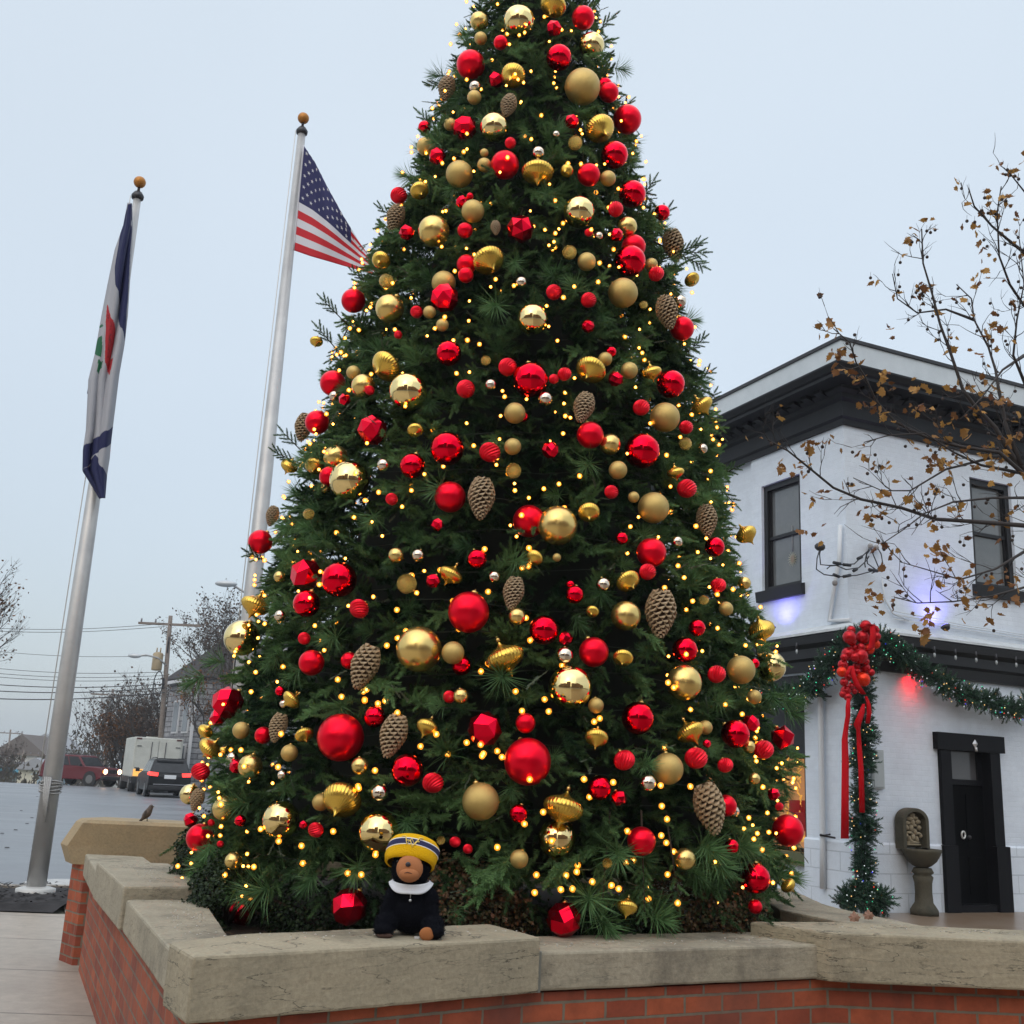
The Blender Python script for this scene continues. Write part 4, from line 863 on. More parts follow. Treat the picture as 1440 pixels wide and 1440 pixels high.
# a few long-needled sprays where the photograph shows them
SPR = [(705, 950, 1.35), (620, 105, 1.2), (870, 95, 1.1), (640, 260, 1), (770, 270, 1), (700, 425, 1.25), (780, 390, 1.2), (620, 680, 1.3), (410, 740, 1.2), (455, 760, 1), (280, 950, 1.3), (310, 930, 1.2), (1105, 985, 1.3), (1110, 1000, 1.2), (340, 1240, 1.3), (375, 1250, 1.5), (345, 1130, 1.3), (320, 1110, 1.2),
       (470, 895, 1.1), (830, 1260, 1.5), (845, 1290, 1.4), (870, 1195, 1.3), (990, 1190, 1.5), (1040, 1190, 1.4), (1010, 1215, 1.2), (500, 1215, 1.2), (1000, 700, 1), (905, 750, 1), (1010, 985, 1), (480, 990, 1.1), (880, 270, 1.), (930, 320, 1), (1100, 1230, 1.3), (440, 1230, 1.1), (570, 1150, 1), (300, 1200, 1.2), (920, 1290, 1.3)]
sp, sd, ss_, st_ = [], [], [], []
for x, y, s in SPR:
    P, t = hit_cone(x, y, .0); rad = Vector((P.x-TX, P.y-TY, 0)).normalized()
    sp.append(list(P-rad*.03)); sd.append(list(rad+Vector((0, 0, random.uniform(-.75, .0)))+Vector((-rad.y, rad.x, 0))*random.uniform(-.4, .4))); ss_.append(s); st_.append(random.uniform(.5, 1))
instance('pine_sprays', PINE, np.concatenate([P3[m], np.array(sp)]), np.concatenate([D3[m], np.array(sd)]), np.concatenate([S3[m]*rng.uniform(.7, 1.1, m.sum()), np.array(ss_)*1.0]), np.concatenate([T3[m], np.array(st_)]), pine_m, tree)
P4, D4, S4, T4 = branches(230, F0, F1, 3, .8, .0, .1); m = keep_mask(P4+D4*.08)
instance('cedar_tips', CED, P4[m], D4[m], S4[m]*.8, T4[m], ced_m, tree)
# hanging low branch in front, edge twigs that break the outline
ep, ed, es, et = [], [], [], []
for x, y, dx, dy, nn in ((905, 1240, 2, 60, 14), (850, 1235, -4, 50, 8), (950, 1235, 6, 40, 6), (965, 350, 26, -12, 12), (970, 365, 24, 12, 12), (968, 355, 28, 0, 10), (455, 470, -12, -14, 8), (462, 430, -12, -12, 8), (470, 500, -6, 12, 6), (395, 640, -14, -6, 8), (405, 615, -12, -12, 7), (545, 300, -16, -10, 8), (600, 170, -12, -14, 8), (615, 120, -16, 2, 8), (1025, 700, 14, 14, 6), (1030, 660, 12, -6, 6), (355, 780, -12, -6, 7), (855, 30, 10, -10, 6), (880, 150, 10, -12, 6), (985, 480, 10, -8, 7), (995, 525, 10, -6, 6), (1000, 560, 8, -14, 6), (935, 300, 8, -12, 6), (915, 260, 8, -12, 6), (500, 385, -10, -8, 6)):
    A, t = hit_cone(x, y, 0); B = ony(x+dx, y+dy, A.y-.05); L = (B-A).length; d = (B-A)/L; A = A-d*.10; L += .06; sd_ = d.cross(Vector((0, 1, 0))).normalized()
    MB().tube([A-d*.25, A+d*L*.95], [.006, .003], 5).build('twig_stem', MATS['trunk_bark'], tree)
    for k in range(nn):
        f = (k+1)/nn; sg = 1 if k % 2 else -1
        q = sd_*sg*(.75 if k < nn-1 else 0)+Vector((0, random.uniform(-.7, .4), random.uniform(-.15, .25)))
        ep.append(list(A+d*L*f)); ed.append(list(d+q)); es.append(random.uniform(.6, .85)); et.append(random.uniform(.3, .9))
instance('outline_twigs', FIR, np.array(ep), np.array(ed), np.array(es), np.array(et), fir_m, tree)
# ---------------------------------------------------------------- ornaments
def red(nm, c, **k): return mat(nm, c, **k)
OM = {
 'rm': mat('red_satin', (.93, .003, .024), .30, .8, spec=.3, coat=0),
 'rs': mat('red_mirror', (.96, .003, .026), .07, 1.0, coat=0),
 'rf': mat('red_faceted', (.93, .003, .030), .15, .95, coat=0),
 'rb': mat('red_beaded', (.86, .004, .024), .35, .6),
 'gm': mat('gold_glitter', (.66, .47, .165), .42, .75, bump=(220, .5, .003), noise=((.52, .36, .115), 60)),
 'gs': mat('gold_satin', (.82, .58, .20), .27, .95),
 'gx': mat('gold_mirror', (.95, .73, .33), .05, 1.0),
 'go': mat('gold_onion', (.78, .50, .09), .24, .9),
 'gp': mat('champagne_mirror', (.78, .66, .52), .06, 1.0),
 'gd': mat('gold_crackle', (.62, .42, .10), .12, 1.0, bump=(26, 1, .02))}
cone_b = mat('cone_brown', (.075, .042, .024), .8); cone_t = mat('cone_pale_tips', (.40, .29, .17), .6)
def unit(nm, b, mats): 
    o = b.build(nm, mats, origin=(0, 0, 0)); me = o.data; bpy.data.objects.remove(o); return me
def sph(n=40, sc=(1, 1, 1), bead=False):
    b = MB(); m_ = n//2
    prof = [(max(1e-3, math.sin(PI*i/m_)), -math.cos(PI*i/m_)) for i in range(m_+1)]
    if bead: b.lathe(prof, n, smooth=False, mod=lambda a, i: 1+.11*(1 if (round(a/(2*PI)*n)+i) % 2 == 0 else 0))
    else: b.lathe(prof, n)
    b.xf(Matrix.Diagonal((*sc, 1))); return b
def hull(n, seed):
    import bmesh
    bm = bmesh.new(); r = random.Random(seed)
    for i in range(n):
        z = 1-2*(i+.5)/n; a = i*2.39996; q = math.sqrt(1-z*z); bm.verts.new((q*math.cos(a), q*math.sin(a), z))
    bmesh.ops.convex_hull(bm, input=bm.verts); bm.verts.index_update()
    b = MB(); b.add([v.co.copy()*1.04 for v in bm.verts], [tuple(v.index for v in f.verts) for f in bm.faces]); bm.free(); return b
def onion(v=0):
    pr = [(.02, -1.22), (.05, -1.1), (.12, -.92), (.32, -.74), (.62, -.58), (.86, -.38), (.98, -.14), (1.0, .05), (.95, .22), (.80, .40), (.56, .54), (.30, .66), (.13, .82), (.055, .98), (.03, 1.1)]
    if v == 1: pr = [(r*1.0, z*.85) for r, z in pr]
    b = MB(); n = 128; b.lathe(pr, n, mod=lambda a, i: 1+.016*math.cos(32*a)*(1 if 2 < i < 13 else .2)); return b
def cone_mesh():
    b = MB(); b.lathe([(.1, -1.15), (.30, -.9), (.48, -.3), (.52, .3), (.40, .8), (.1, 1.0)], 16, 0)
    N = 118
    for i in range(N):
        t = i/(N-1); z = 1.0-2.15*t; R = .66*(math.sin(PI*min(1, (t*.86+.12)))**.6)*(1-.32*max(0, t-.45)/.55); a = i*2.39996
        rr = Vector((math.cos(a), math.sin(a), 0)); tt = Vector((-rr.y, rr.x, 0)); w_ = .20*(R/.66)**.5; dn = Vector((0, 0, -1))
        root = rr*R*.35+Vector((0, 0, z+.05)); c = rr*R+Vector((0, 0, z-.02))
        A = [root-tt*.05, root+tt*.05, c+tt*w_+dn*-.03, c+tt*w_*.55+dn*.09+rr*.05, c-tt*w_*.55+dn*.09+rr*.05, c-tt*w_+dn*-.03]
        up = Vector((0, 0, .055)); B = [p+up+rr*.015 for p in A]
        k = len(b.v); b.v += A+B
        for f, mi in (((0, 1, 2, 3, 4, 5), 1), ((11, 10, 9, 8, 7, 6), 1), ((2, 3, 9, 8), 1), ((3, 4, 10, 9), 1), ((4, 5, 11, 10), 1)):
            b.f.append([k+q for q in f]); b.m.append(mi); b.sm.append(False)
    return b
UM = {'rm': [unit('ball', sph(), OM['rm'])], 'rs': [unit('ball', sph(), OM['rs'])], 'gm': [unit('ball', sph(), OM['gm'])], 'gs': [unit('ball', sph(), OM['gs'])],
      'gx': [unit('ball', sph(48), OM['gx'])], 'gp': [unit('ball', sph(28), OM['gp'])], 'gd': [unit('ball', sph(32), OM['gd'])],
      'rb': [unit('beaded_ball', sph(30, bead=True), OM['rb'])], 'rf': [unit('faceted_ball', hull(q, q), OM['rf']) for q in (20, 26, 16)],
      'go': [unit('onion_body', onion(0), OM['go']), unit('onion_body', onion(1), OM['go'])], 'pc': [unit('pine_cone', cone_mesh(), [cone_b, cone_t])]}
cap_me = unit('cap', MB().lathe([(.17, .955), (.17, 1.09), (.12, 1.11), (.02, 1.115)], 14), gold_cap)
loop_me = unit('hanging_loop', MB().tube([(.07*math.cos(a), 0, 1.15+.07*math.sin(a)) for a in [2*PI*i/12 for i in range(13)]], .014, 5), gold_cap)
KN = {'rm': 'satin red ball', 'rs': 'shiny red ball', 'rf': 'faceted red ball', 'rb': 'beaded red ball', 'gm': 'matte gold ball', 'gs': 'brushed gold ball', 'gx': 'mirror gold ball', 'go': 'ribbed gold finial', 'gp': 'tiny champagne ball', 'gd': 'crackled gold ball', 'pc': 'pine cone'}
KG = {'rm': 'satin red balls on the tree', 'rs': 'shiny red balls on the tree', 'rf': 'faceted red ornaments on the tree', 'rb': 'small beaded red balls on the tree', 'gm': 'matte gold balls on the tree', 'gs': 'brushed gold balls on the tree', 'gx': 'mirror gold balls on the tree', 'go': 'ribbed gold onion ornaments on the tree', 'gp': 'tiny champagne mirror balls on the tree', 'gd': 'small crackled gold balls on the tree', 'pc': 'pine cones hung on the tree'}
def size(r, k):
    if k == 'gp': return ''
    return 'large ' if r >= 20 else ('small ' if r < 12 else 'medium ')
def dname(i, j):
    dx = orn[i][3]-orn[j][3]; dy = orn[i][4]-orn[j][4]; a = math.degrees(math.atan2(-dy, dx)) % 360
    return ['right of', 'upper right of', 'above', 'upper left of', 'left of', 'lower left of', 'below', 'lower right of'][int(((a+22.5) % 360)//45)]
def zone(x, y):
    v = ['near the treetop', 'high on the tree', 'upper tree', 'middle of the tree', 'lower middle', 'lower tree', 'bottom of the tree'][min(6, int(y/1320*7))]
    P = hit_cone(x, y, 0)[0]; z = P.z; l = -.5*(RR(z)); s = (P.x-TX)/max(.2, RR(z))
    h = 'left edge' if s < -.72 else 'left side' if s < -.25 else 'centre' if s < .25 else 'right side' if s < .72 else 'right edge'
    return v+', '+h
used = set(); labels = []
for i, o in enumerate(orn):
    nb = sorted((j for j in range(len(orn)) if j != i), key=lambda j: math.hypot(orn[j][3]-o[3], orn[j][4]-o[4])/(orn[j][5]**.7))
    me_ = size(o[5], o[2])+KN[o[2]]; lab = None
    cands = [f"{me_} {dname(i, j)} {size(orn[j][5], orn[j][2])}{KN[orn[j][2]]}, {zone(o[3], o[4])}" for j in nb[:5]]
    cands += [f"{me_} {dname(i, j)} {KN[orn[j][2]]}, {zone(o[3], o[4])}" for j in nb[:5]]
    cands += [f"{me_} {dname(i, j)} {KN[orn[j][2]]}, {dname(i, k)} {KN[orn[k][2]]}, {zone(o[3], o[4])}" for j in nb[:4] for k in nb[:5] if k != j]
    for c in cands:
        if c not in used and len(c.split()) <= 16: lab = c; break
    lab = lab or ' '.join(cands[0].split()[:16]); used.add(lab); labels.append(lab)
NMK = {'pc': 'pine_cone_ornament', 'go': 'finial_ornament', 'rf': 'faceted_ornament', 'rb': 'beaded_ornament'}
for i, (P, R3, k, x, y, r) in enumerate(orn):
    P = Vector(P)
    t = thing(NMK.get(k, 'ball_ornament'), labels[i], 'pine cone' if k == 'pc' else 'ornament', P, KG[k])
    rad = Vector((P.x-TX, P.y-TY, 0)).normalized(); tn = Vector((-rad.y, rad.x, 0)); rr = random.Random(i*13+5)
    if k == 'pc': ax = Vector((0, 0, 1))-rad*.15+tn*rr.uniform(-.3, .3)
    elif k == 'go': ax = Vector((0, 0, 1))-rad*rr.uniform(-.1, 1.1)+tn*rr.uniform(-.8, .8)
    else: ax = Vector((0, 0, 1))-rad*rr.uniform(.1, 1.2)+tn*rr.uniform(-.5, .5)
    q = ax.normalized().to_track_quat('Z', 'Y'); q = q @ Matrix.Rotation(rr.uniform(0, 6.28), 3, 'Z').to_quaternion()
    t.rotation_mode = 'QUATERNION'; t.rotation_quaternion = q; s = R3*(.92 if k == 'rb' else 1.02 if k == 'go' else .96 if k == 'pc' else 1)
    if k == 'pc': s = R3
    t.scale = (s, s, s)
    me = UM[k][i % len(UM[k])]
    o = bpy.data.objects.new(me.name, me); COL.objects.link(o); o.parent = t
    if k != 'pc' and r >= 9:
        c = bpy.data.objects.new('cap', cap_me); COL.objects.link(c); c.parent = t
        if k == 'go': c.location = (0, 0, -.05); c.scale = (.6, .6, 1)
        if r >= 14: l = bpy.data.objects.new('hanging_loop', loop_me); COL.objects.link(l); l.parent = c
# ---------------------------------------------------------------- fairy lights
fl = thing('fairy_lights', 'string of warm glowing fairy lights wound around the whole christmas tree', 'fairy lights', (TX, TY, .9))
bulb_m = mat('warm_bulb', (1, .7, .25), .3, emit=(1.0, .50, .10), estr=13)
glow_m = mat('amber_glow', (.9, .5, .08), .3, emit=(1.0, .44, .03), estr=.62)  # see-through amber ball round each core, stands in for the bulb's soft glow
_t = glow_m.node_tree; _tr = _t.nodes.new('ShaderNodeBsdfTransparent'); _ms = _t.nodes.new('ShaderNodeMixShader'); _ms.inputs[0].default_value = .5
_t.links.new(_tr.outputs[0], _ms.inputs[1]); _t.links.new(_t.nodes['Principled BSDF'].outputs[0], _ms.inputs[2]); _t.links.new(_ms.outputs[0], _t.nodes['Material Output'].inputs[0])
BP = []
nb_ = 1500; zz = np.linspace(1.0, 9.4, 400); cdf = np.cumsum(RR(zz)+.12); cdf /= cdf[-1]
for i in range(nb_):
    z = float(np.interp((i+.5)/nb_, cdf, zz)); a = (i*2.39996+rng.normal()*.4) % (2*PI); z += rng.normal()*.03
    lp = float(lump([a], [z])[0]); R = float(RR(z))+lp*.17+rng.choice([-.20, -.10, -.02, .03, .05], p=[.1, .15, .25, .3, .2])
    p = np.array([TX+R*math.cos(a), TY+R*math.sin(a), max(.86, z)])
    dd = np.linalg.norm(OC-p, axis=1)-OR
    j = int(np.argmin(dd))
    if dd[j] < .012:
        v = p-OC[j]; v /= np.linalg.norm(v)+1e-9; p = OC[j]+v*(OR[j]+.014)
        if np.min(np.linalg.norm(OC-p, axis=1)-OR) < .008: continue
    BP.append(p)
# a cluster here and there as in the photograph
for x, y in ((786, 322), (781, 328), (779, 340), (772, 345), (360, 787), (372, 788), (354, 783), (676, 1047), (678, 1063), (680, 1060), (471, 674), (862, 690), (506, 860), (346, 1246), (340, 1260), (352, 1262), (342, 1218), (357, 1219), (392, 1183), (528, 1202), (489, 1228), (508, 1230), (1065, 1172), (1060, 1180), (1053, 1150), (805, 1250), (796, 1231), (938, 1152), (953, 1270), (860, 1245), (870, 1250), (833, 1240), (250, 1218), (256, 1235), (811, 1226), (930, 1175)):
    P, t = hit_cone(x, y, .06); BP.append(np.array(P))
BP = np.array(BP); cam_d = np.linalg.norm(BP-np.array(cC), axis=1)
rad_ = (BP-np.array([TX, TY, 0])); rad_[:, 2] = 0; rad_ /= np.linalg.norm(rad_, axis=1, keepdims=True)
face = ((np.array(cC)-BP)*rad_).sum(1)/cam_d
score = np.where(face > .35, cam_d, 99); top100 = set(np.argsort(score)[:100].tolist())
bme = unit('bulb', MB().lathe([(.002, -.007), (.005, -.004), (.006, 0), (.005, .004), (.002, .007)], 10).ball((0, 0, 0), .016, 12, 1), [bulb_m, glow_m])
rest = MB()
for i, p in enumerate(BP):
    if i in top100:
        o = bpy.data.objects.new('bulb', bme); COL.objects.link(o); o.parent = fl; o.location = Vector(p)-WO[fl.name]
    else: 
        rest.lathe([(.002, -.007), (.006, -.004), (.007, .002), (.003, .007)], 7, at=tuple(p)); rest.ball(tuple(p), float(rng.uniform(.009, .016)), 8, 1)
tag(rest.build('small_bulbs', [bulb_m, glow_m], fl), kind='stuff')
wp = []
for i in range(1400):
    z = .95+8.3*(i/1400)**1.25; a = i*.17; R = float(RR(z))-.14+.05*math.sin(i*1.7); wp.append((TX+R*math.cos(a), TY+R*math.sin(a), z+.03*math.sin(i*.9)))
MB().tube(wp, .0025, 4).build('green_wire', mat('green_wire', (.008, .02, .01), .6), fl)
# ---------------------------------------------------------------- planter shrubs
leafV = np.array([[0, 0, 0], [.35, .5, .08], [0, 1, 0], [-.35, .5, .08]], np.float32)
leafF = np.array([[0, 1, 2], [0, 2, 3]], np.int32)
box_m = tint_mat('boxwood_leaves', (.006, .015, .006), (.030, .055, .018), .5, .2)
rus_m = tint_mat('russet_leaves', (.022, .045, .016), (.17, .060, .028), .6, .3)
def shrub(c, rx, ry, rz, n, m_, label, leaf=.02, nm='boxwood_shrub', grp=None):
    t = thing(nm, label, 'shrub', (c[0], c[1], .7), grp)
    d = rng.normal(size=(n, 3)); d /= np.linalg.norm(d, axis=1, keepdims=True); rr = rng.uniform(.55, 1.03, n)**.6
    bump = np.array([1+.28*mnoise.noise(Vector(q*2.6)) for q in d.tolist() for q in [Vector(q)]])
    p = np.array(c)+d*np.array([rx, ry, rz])*(rr*bump)[:, None]
    km = keep_mask(p, rad=.005, view=1.0, prob=1.0); p = p[km]; d = d[km]; n = len(p)
    ld = d*.8+rng.normal(size=(n, 3))*.6+np.array([0, 0, .35])
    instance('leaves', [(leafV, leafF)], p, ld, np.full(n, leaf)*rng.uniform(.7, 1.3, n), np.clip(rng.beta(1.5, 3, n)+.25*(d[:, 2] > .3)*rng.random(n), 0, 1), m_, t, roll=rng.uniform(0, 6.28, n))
    s = MB()
    for i in range(14):
        a = i*2.4; s.tube([(c[0], c[1], .68), (c[0]+rx*.4*math.cos(a), c[1]+ry*.4*math.sin(a), c[2]), (c[0]+rx*.8*math.cos(a), c[1]+ry*.8*math.sin(a), c[2]+rz*.5)], [.008, .005, .002], 5)
    s.build('stems', mat('shrub_stem', (.06, .04, .03), .9) if 'shrub_stem' not in MATS else MATS['shrub_stem'], t)
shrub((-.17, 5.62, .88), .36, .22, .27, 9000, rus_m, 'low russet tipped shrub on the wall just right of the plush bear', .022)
shrub((-.85, 6.0, .80), .4, .22, .16, 5000, box_m, 'dark low boxwood added to darken the gap under the tree left of the bear', .020)  # shrub added to make the gap under the tree darker
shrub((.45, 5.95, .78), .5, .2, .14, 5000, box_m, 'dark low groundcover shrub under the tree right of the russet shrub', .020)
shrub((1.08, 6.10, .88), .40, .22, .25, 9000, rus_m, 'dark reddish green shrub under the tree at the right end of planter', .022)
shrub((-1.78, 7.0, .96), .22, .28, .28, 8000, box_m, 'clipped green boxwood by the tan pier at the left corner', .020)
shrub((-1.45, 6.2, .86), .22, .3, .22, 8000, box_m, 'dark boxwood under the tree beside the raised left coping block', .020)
# ---------------------------------------------------------------- garlands on the building
gar_m = tint_mat('tinsel_green', (.008, .030, .018), (.045, .12, .065), .35, .6)
def garland(pts, rad_f, dens, label, nm='garland', seed=1):
    t = thing(nm, label, 'garland', tuple(pts[0])); r = np.random.default_rng(seed); pts = [Vector(p) for p in pts]
    L = [0]
    for a, b in zip(pts, pts[1:]): L.append(L[-1]+(b-a).length)
    def at(s):
        for i in range(len(pts)-1):
            if s <= L[i+1] or i == len(pts)-2: f = (s-L[i])/max(1e-6, L[i+1]-L[i]); return pts[i].lerp(pts[i+1], f), (pts[i+1]-pts[i]).normalized()
    n = int(L[-1]*dens); P, D, S_, T = [], [], [], []
    for i in range(n):
        s = L[-1]*(i+.5)/n; c, tg = at(s); a = r.uniform(0, 2*PI); u_ = tg.orthogonal().normalized(); v_ = tg.cross(u_); rr = rad_f(s/L[-1])*(.8+.35*math.sin(s*9+seed)*math.sin(s*23))
        d = u_*math.cos(a)+v_*math.sin(a); P.append(list(c+d*rr*.25)); D.append(list(d+tg*r.uniform(-.7, .7)+no*.15)); S_.append(rr/.125*r.uniform(.75, 1.2)); T.append(r.random())
    instance('tinsel_branches', TIN, P, D, S_, T, gar_m, t)
    MB().tube([at(L[-1]*i/40)[0] for i in range(41)], .02, 6).build('garland_stem', MATS['green_wire'], t)
    for cname, cc, share in (('warm_mini_lights', (1, .62, .2), .35), ('green_mini_lights', (.05, .8, .4), .3), ('blue_mini_lights', (.03, .05, 1), .06), ('red_mini_lights', (1, .06, .03), .12), ('white_mini_lights', (.75, .85, .85), .5)):
        b = MB()
        for i in range(int(L[-1]*38*share)):
            s = r.uniform(0, L[-1]); c, tg = at(s); a = r.uniform(0, 2*PI); u_ = tg.orthogonal().normalized(); v_ = tg.cross(u_); rr = rad_f(s/L[-1])
            b.lathe([(.002, -.008), (.0085, 0), (.002, .008)], 5, at=tuple(c+(u_*math.cos(a)+v_*math.sin(a))*rr*r.uniform(.6, 1.05)))
        o = b.build(cname, mat(cname, cc, .3, emit=cc, estr=(.7 if 'white' in cname else 1.1)) if cname not in MATS else MATS[cname], t); tag(o, kind='stuff')
    return t
def GR(x, y, o=.24): s, z = pR(x, y, o); return fR(s, z, o)
def GL(x, y, o=.24): s, z = pL(x, y, o); return fL(s, z, o)
garland([GR(1205, 893, .34), GR(1245, 903, .3), GR(1275, 925, .28), GR(1300, 945), GR(1330, 965), GR(1365, 980), GR(1395, 987), GR(1425, 1000), GR(1465, 985), GR(1520, 950), GR(1560, 925)], lambda t: .19, 380, 'green tinsel garland swag with mini lights right of the red ornament cluster', seed=1)
garland([GR(1200, 900, .34), GL(1165, 935, .3), GL(1145, 962, .28), GL(1115, 978, .26), GL(1075, 985, .24)], lambda t: .20, 380, 'green tinsel garland swag with mini lights left of the red ornament cluster', seed=2)
garland([GR(1212, 915, .3), GR(1213, 1000, .22), GR(1212, 1100, .20), GR(1213, 1180, .20), GR(1216, 1240, .22), GR(1216, 1262, .24)], lambda t: .19+.03*math.sin(t*20), 620, 'green tinsel garland hanging straight down the white corner to the ground', seed=3)
garland([GR(1180, 1270, .3), GR(1195, 1262, .32), GR(1215, 1258, .32), GR(1232, 1262, .30), GR(1243, 1272, .28)], lambda t: .19, 800, 'bunched end of tinsel garland spread on the ground at the building corner', seed=4)
# red ornament cluster with ribbons
redc = mat('cluster_red', (.48, .003, .010), .22, .5); redo = mat('cluster_orange_red', (.80, .035, .006), .25, .6)
ZC = lambda X, Y: (1080+X/6.545, 860+Y/6.545)
q = ZC(850, 400); t = thing('ornament_cluster', 'long cluster of shiny red balls hanging at the top of the building corner', 'ornament cluster', tuple(GR(*q, .55)))
for X, Y, R, m_ in ((750, 235, 55, 0), (765, 170, 35, 0), (873, 235, 55, 0), (980, 170, 40, 0), (1000, 230, 35, 0), (985, 300, 42, 1), (930, 345, 45, 1), (855, 330, 35, 0), (790, 335, 34, 0), (740, 390, 55, 0), (700, 420, 30, 0), (850, 410, 62, 0), (690, 490, 42, 0), (680, 555, 42, 1), (815, 500, 32, 0), (820, 550, 28, 0), (890, 520, 45, 0), (950, 560, 30, 0), (875, 625, 58, 1), (735, 605, 28, 0), (700, 650, 34, 0), (765, 690, 30, 0), (715, 730, 42, 0), (690, 760, 30, 0), (735, 785, 34, 0), (795, 735, 25, 0), (800, 420, 40, 0), (620+120, 560, 40, 0), (840, 590, 30, 0), (770, 270, 40, 0), (900, 460, 30, 0), (900, 130, 45, 0), (930, 180, 40, 0)):
    P = GR(*ZC(X, Y), .50+.05*math.sin(X)); rr = R*1.16/6.545/FPX*((P-cC).dot(cF)); b = MB(); b.ball(P, rr, 18); b.build('red_ball', redo if m_ else redc, t)
vel = mat('red_velvet', (.52, .004, .010), .6, spec=.1, bump=(300, .3, .001))
def ribbon(path, w0, label=None, name='ribbon_tail', parent=None, o=.56):
    b = MB(); n = len(path)
    for i, (X, Y, w_) in enumerate(path):
        oo = o+.02*math.sin(i*1.3); b.v += [GR(*ZC(X-w_, Y), oo), GR(*ZC(X+w_, Y), oo+.015)]
    for i in range(n-1): b.f.append([2*i, 2*i+1, 2*i+3, 2*i+2]); b.m.append(0); b.sm.append(True)
    ob = b.build(name, vel, parent); s = ob.modifiers.new('thickness', 'SOLIDIFY'); s.thickness = .006; return ob
rb_ = thing('ribbon_bow', 'red velvet ribbon with long tails tied over the corner ornament cluster', 'ribbon', tuple(GR(*ZC(850, 300), .58)))
ribbon([(740, 800, 16), (735, 880, 22), (735, 960, 22), (715, 1080, 22), (705, 1180, 28), (710, 1400, 32), (708, 1700, 34), (705, 2090, 36)], 0, parent=rb_)
ribbon([(880, 850, 12), (860, 930, 28), (820, 1040, 34), (830, 1090, 18), (840, 1250, 22), (855, 1450, 24), (865, 1850, 25)], 0, parent=rb_, o=.50)
ribbon([(900, 780, 12), (925, 850, 18), (930, 930, 22), (915, 1030, 18)], 0, parent=rb_, o=.47)
ribbon([(770, 500, 18), (790, 600, 22), (820, 680, 28), (880, 760, 24)], 0, parent=rb_, name='ribbon_loop', o=.60)
ribbon([(960, 120, 24), (965, 220, 26), (950, 330, 30), (905, 360, 20)], 0, parent=rb_, name='ribbon_loop', o=.62)
ribbon([(850, 140, 20), (900, 110, 34), (950, 120, 30), (990, 160, 20)], 0, parent=rb_, name='ribbon_loop', o=.62)
ribbon([(755, 505, 14), (735, 560, 16), (715, 600, 12)], 0, parent=rb_, name='ribbon_loop', o=.60)
# ================================================================ plush bear
BO = onz(575, 1316, .89); BO.z = .89; BO.y += .02
k_ = BO.y/FPX*.945/4.5
def bp(X, Y, y=0): return Vector(((X-335)*k_, y, (905-Y)*k_))
bear = thing('plush_bear', 'black plush bear in a yellow knit hat sitting on the stone coping', 'plush toy', tuple(BO))
blackfur = mat('black_plush', (.0045, .005, .008), .95, spec=.08, bump=(260, .8, .003)); tanfur = mat('tan_plush', (.42, .16, .06), .9, bump=(260, .6, .002))
b = MB()
def bb(X, Y, y, rx, ry, rz): b.ball(bp(X, Y, y)+BO, 1, 20, sc=(rx*k_, ry*k_, rz*k_))
bb(335, 770, .02, 150, 125, 130); bb(335, 680, .015, 130, 105, 110); bb(318, 512, 0, 124, 105, 122)
bb(215, 700, -.01, 55, 55, 85); bb(195, 770, -.02, 52, 55, 80); bb(455, 700, -.01, 55, 55, 85); bb(470, 770, -.025, 48, 52, 70)
bb(190, 830, -.05, 72, 90, 62); bb(185, 860, -.09, 62, 70, 42); bb(480, 830, -.05, 75, 95, 60); bb(490, 858, -.10, 72, 55, 46)
bo = b.build('body', blackfur, bear)
rm_ = bo.modifiers.new('r', 'REMESH'); rm_.mode = 'VOXEL'; rm_.voxel_size = .0055; rm_.use_smooth_shade = True
sm2 = bo.modifiers.new('s', 'SMOOTH'); sm2.iterations = 6
dg = bpy.context.evaluated_depsgraph_get(); me = bpy.data.meshes.new_from_object(bo.evaluated_get(dg)); bo.modifiers.clear(); bo.data = me
vs_ = np.array([v.co[:] for v in me.vertices]); nn_ = np.array([v.normal[:] for v in me.vertices])
furT = [(np.array([[-.0009, 0, 0], [.0009, 0, 0], [0, 0, .0075]], np.float32), np.array([[0, 1, 2]], np.int32))]
ix = rng.integers(0, len(vs_), 14000)
instance('fur', furT, vs_[ix]+np.array(BO)+rng.normal(size=(14000, 3))*.002, nn_[ix]+rng.normal(size=(14000, 3))*.45, rng.uniform(.7, 1.3, 14000), rng.random(14000), tint_mat('fur_fibres', (.003, .0035, .006), (.011, .012, .018), .9, .1), bo, roll=rng.uniform(0, 6, 14000))
m1 = MB(); m1.ball(bp(317, 500, -.066)+BO, 1, 24, sc=(84*k_, 50*k_, 84*k_)); m1.ball(bp(317, 530, -.08)+BO, 1, 20, sc=(64*k_, 45*k_, 44*k_)); mz = m1.build('muzzle', tanfur, bear)
m1 = MB(); m1.ball(bp(309, 472, -.066-50*k_)+BO, 1, 14, sc=(17*k_, 11*k_, 15*k_)); m1.build('nose', mat('nose_black', (.02, .018, .025), .3), mz)
m1 = MB(); m1.tube([bp(X, Y, y)+BO for X, Y, y in ((272, 535, -.095), (295, 522, -.108), (312, 517, -.111), (335, 524, -.108), (358, 545, -.095))], .0016, 6); m1.build('mouth', mat('stitch_brown', (.05, .015, .01), .8), mz)
for X, Y in ((238, 462), (386, 466)):
    m1 = MB(); m1.ball(bp(X, Y, -.068)+BO, 8*k_, 12); m1.build('eye', mat('bead_eye', (.01, .008, .008), .1) if 'bead_eye' not in MATS else MATS['bead_eye'], bear)
m1 = MB(); m1.ball(bp(455, 868, -.128)+BO, 1, 18, sc=(46*k_, 20*k_, 40*k_)); m1.build('paw_pad', mat('pad_orange', (.34, .12, .035), .9), bear)
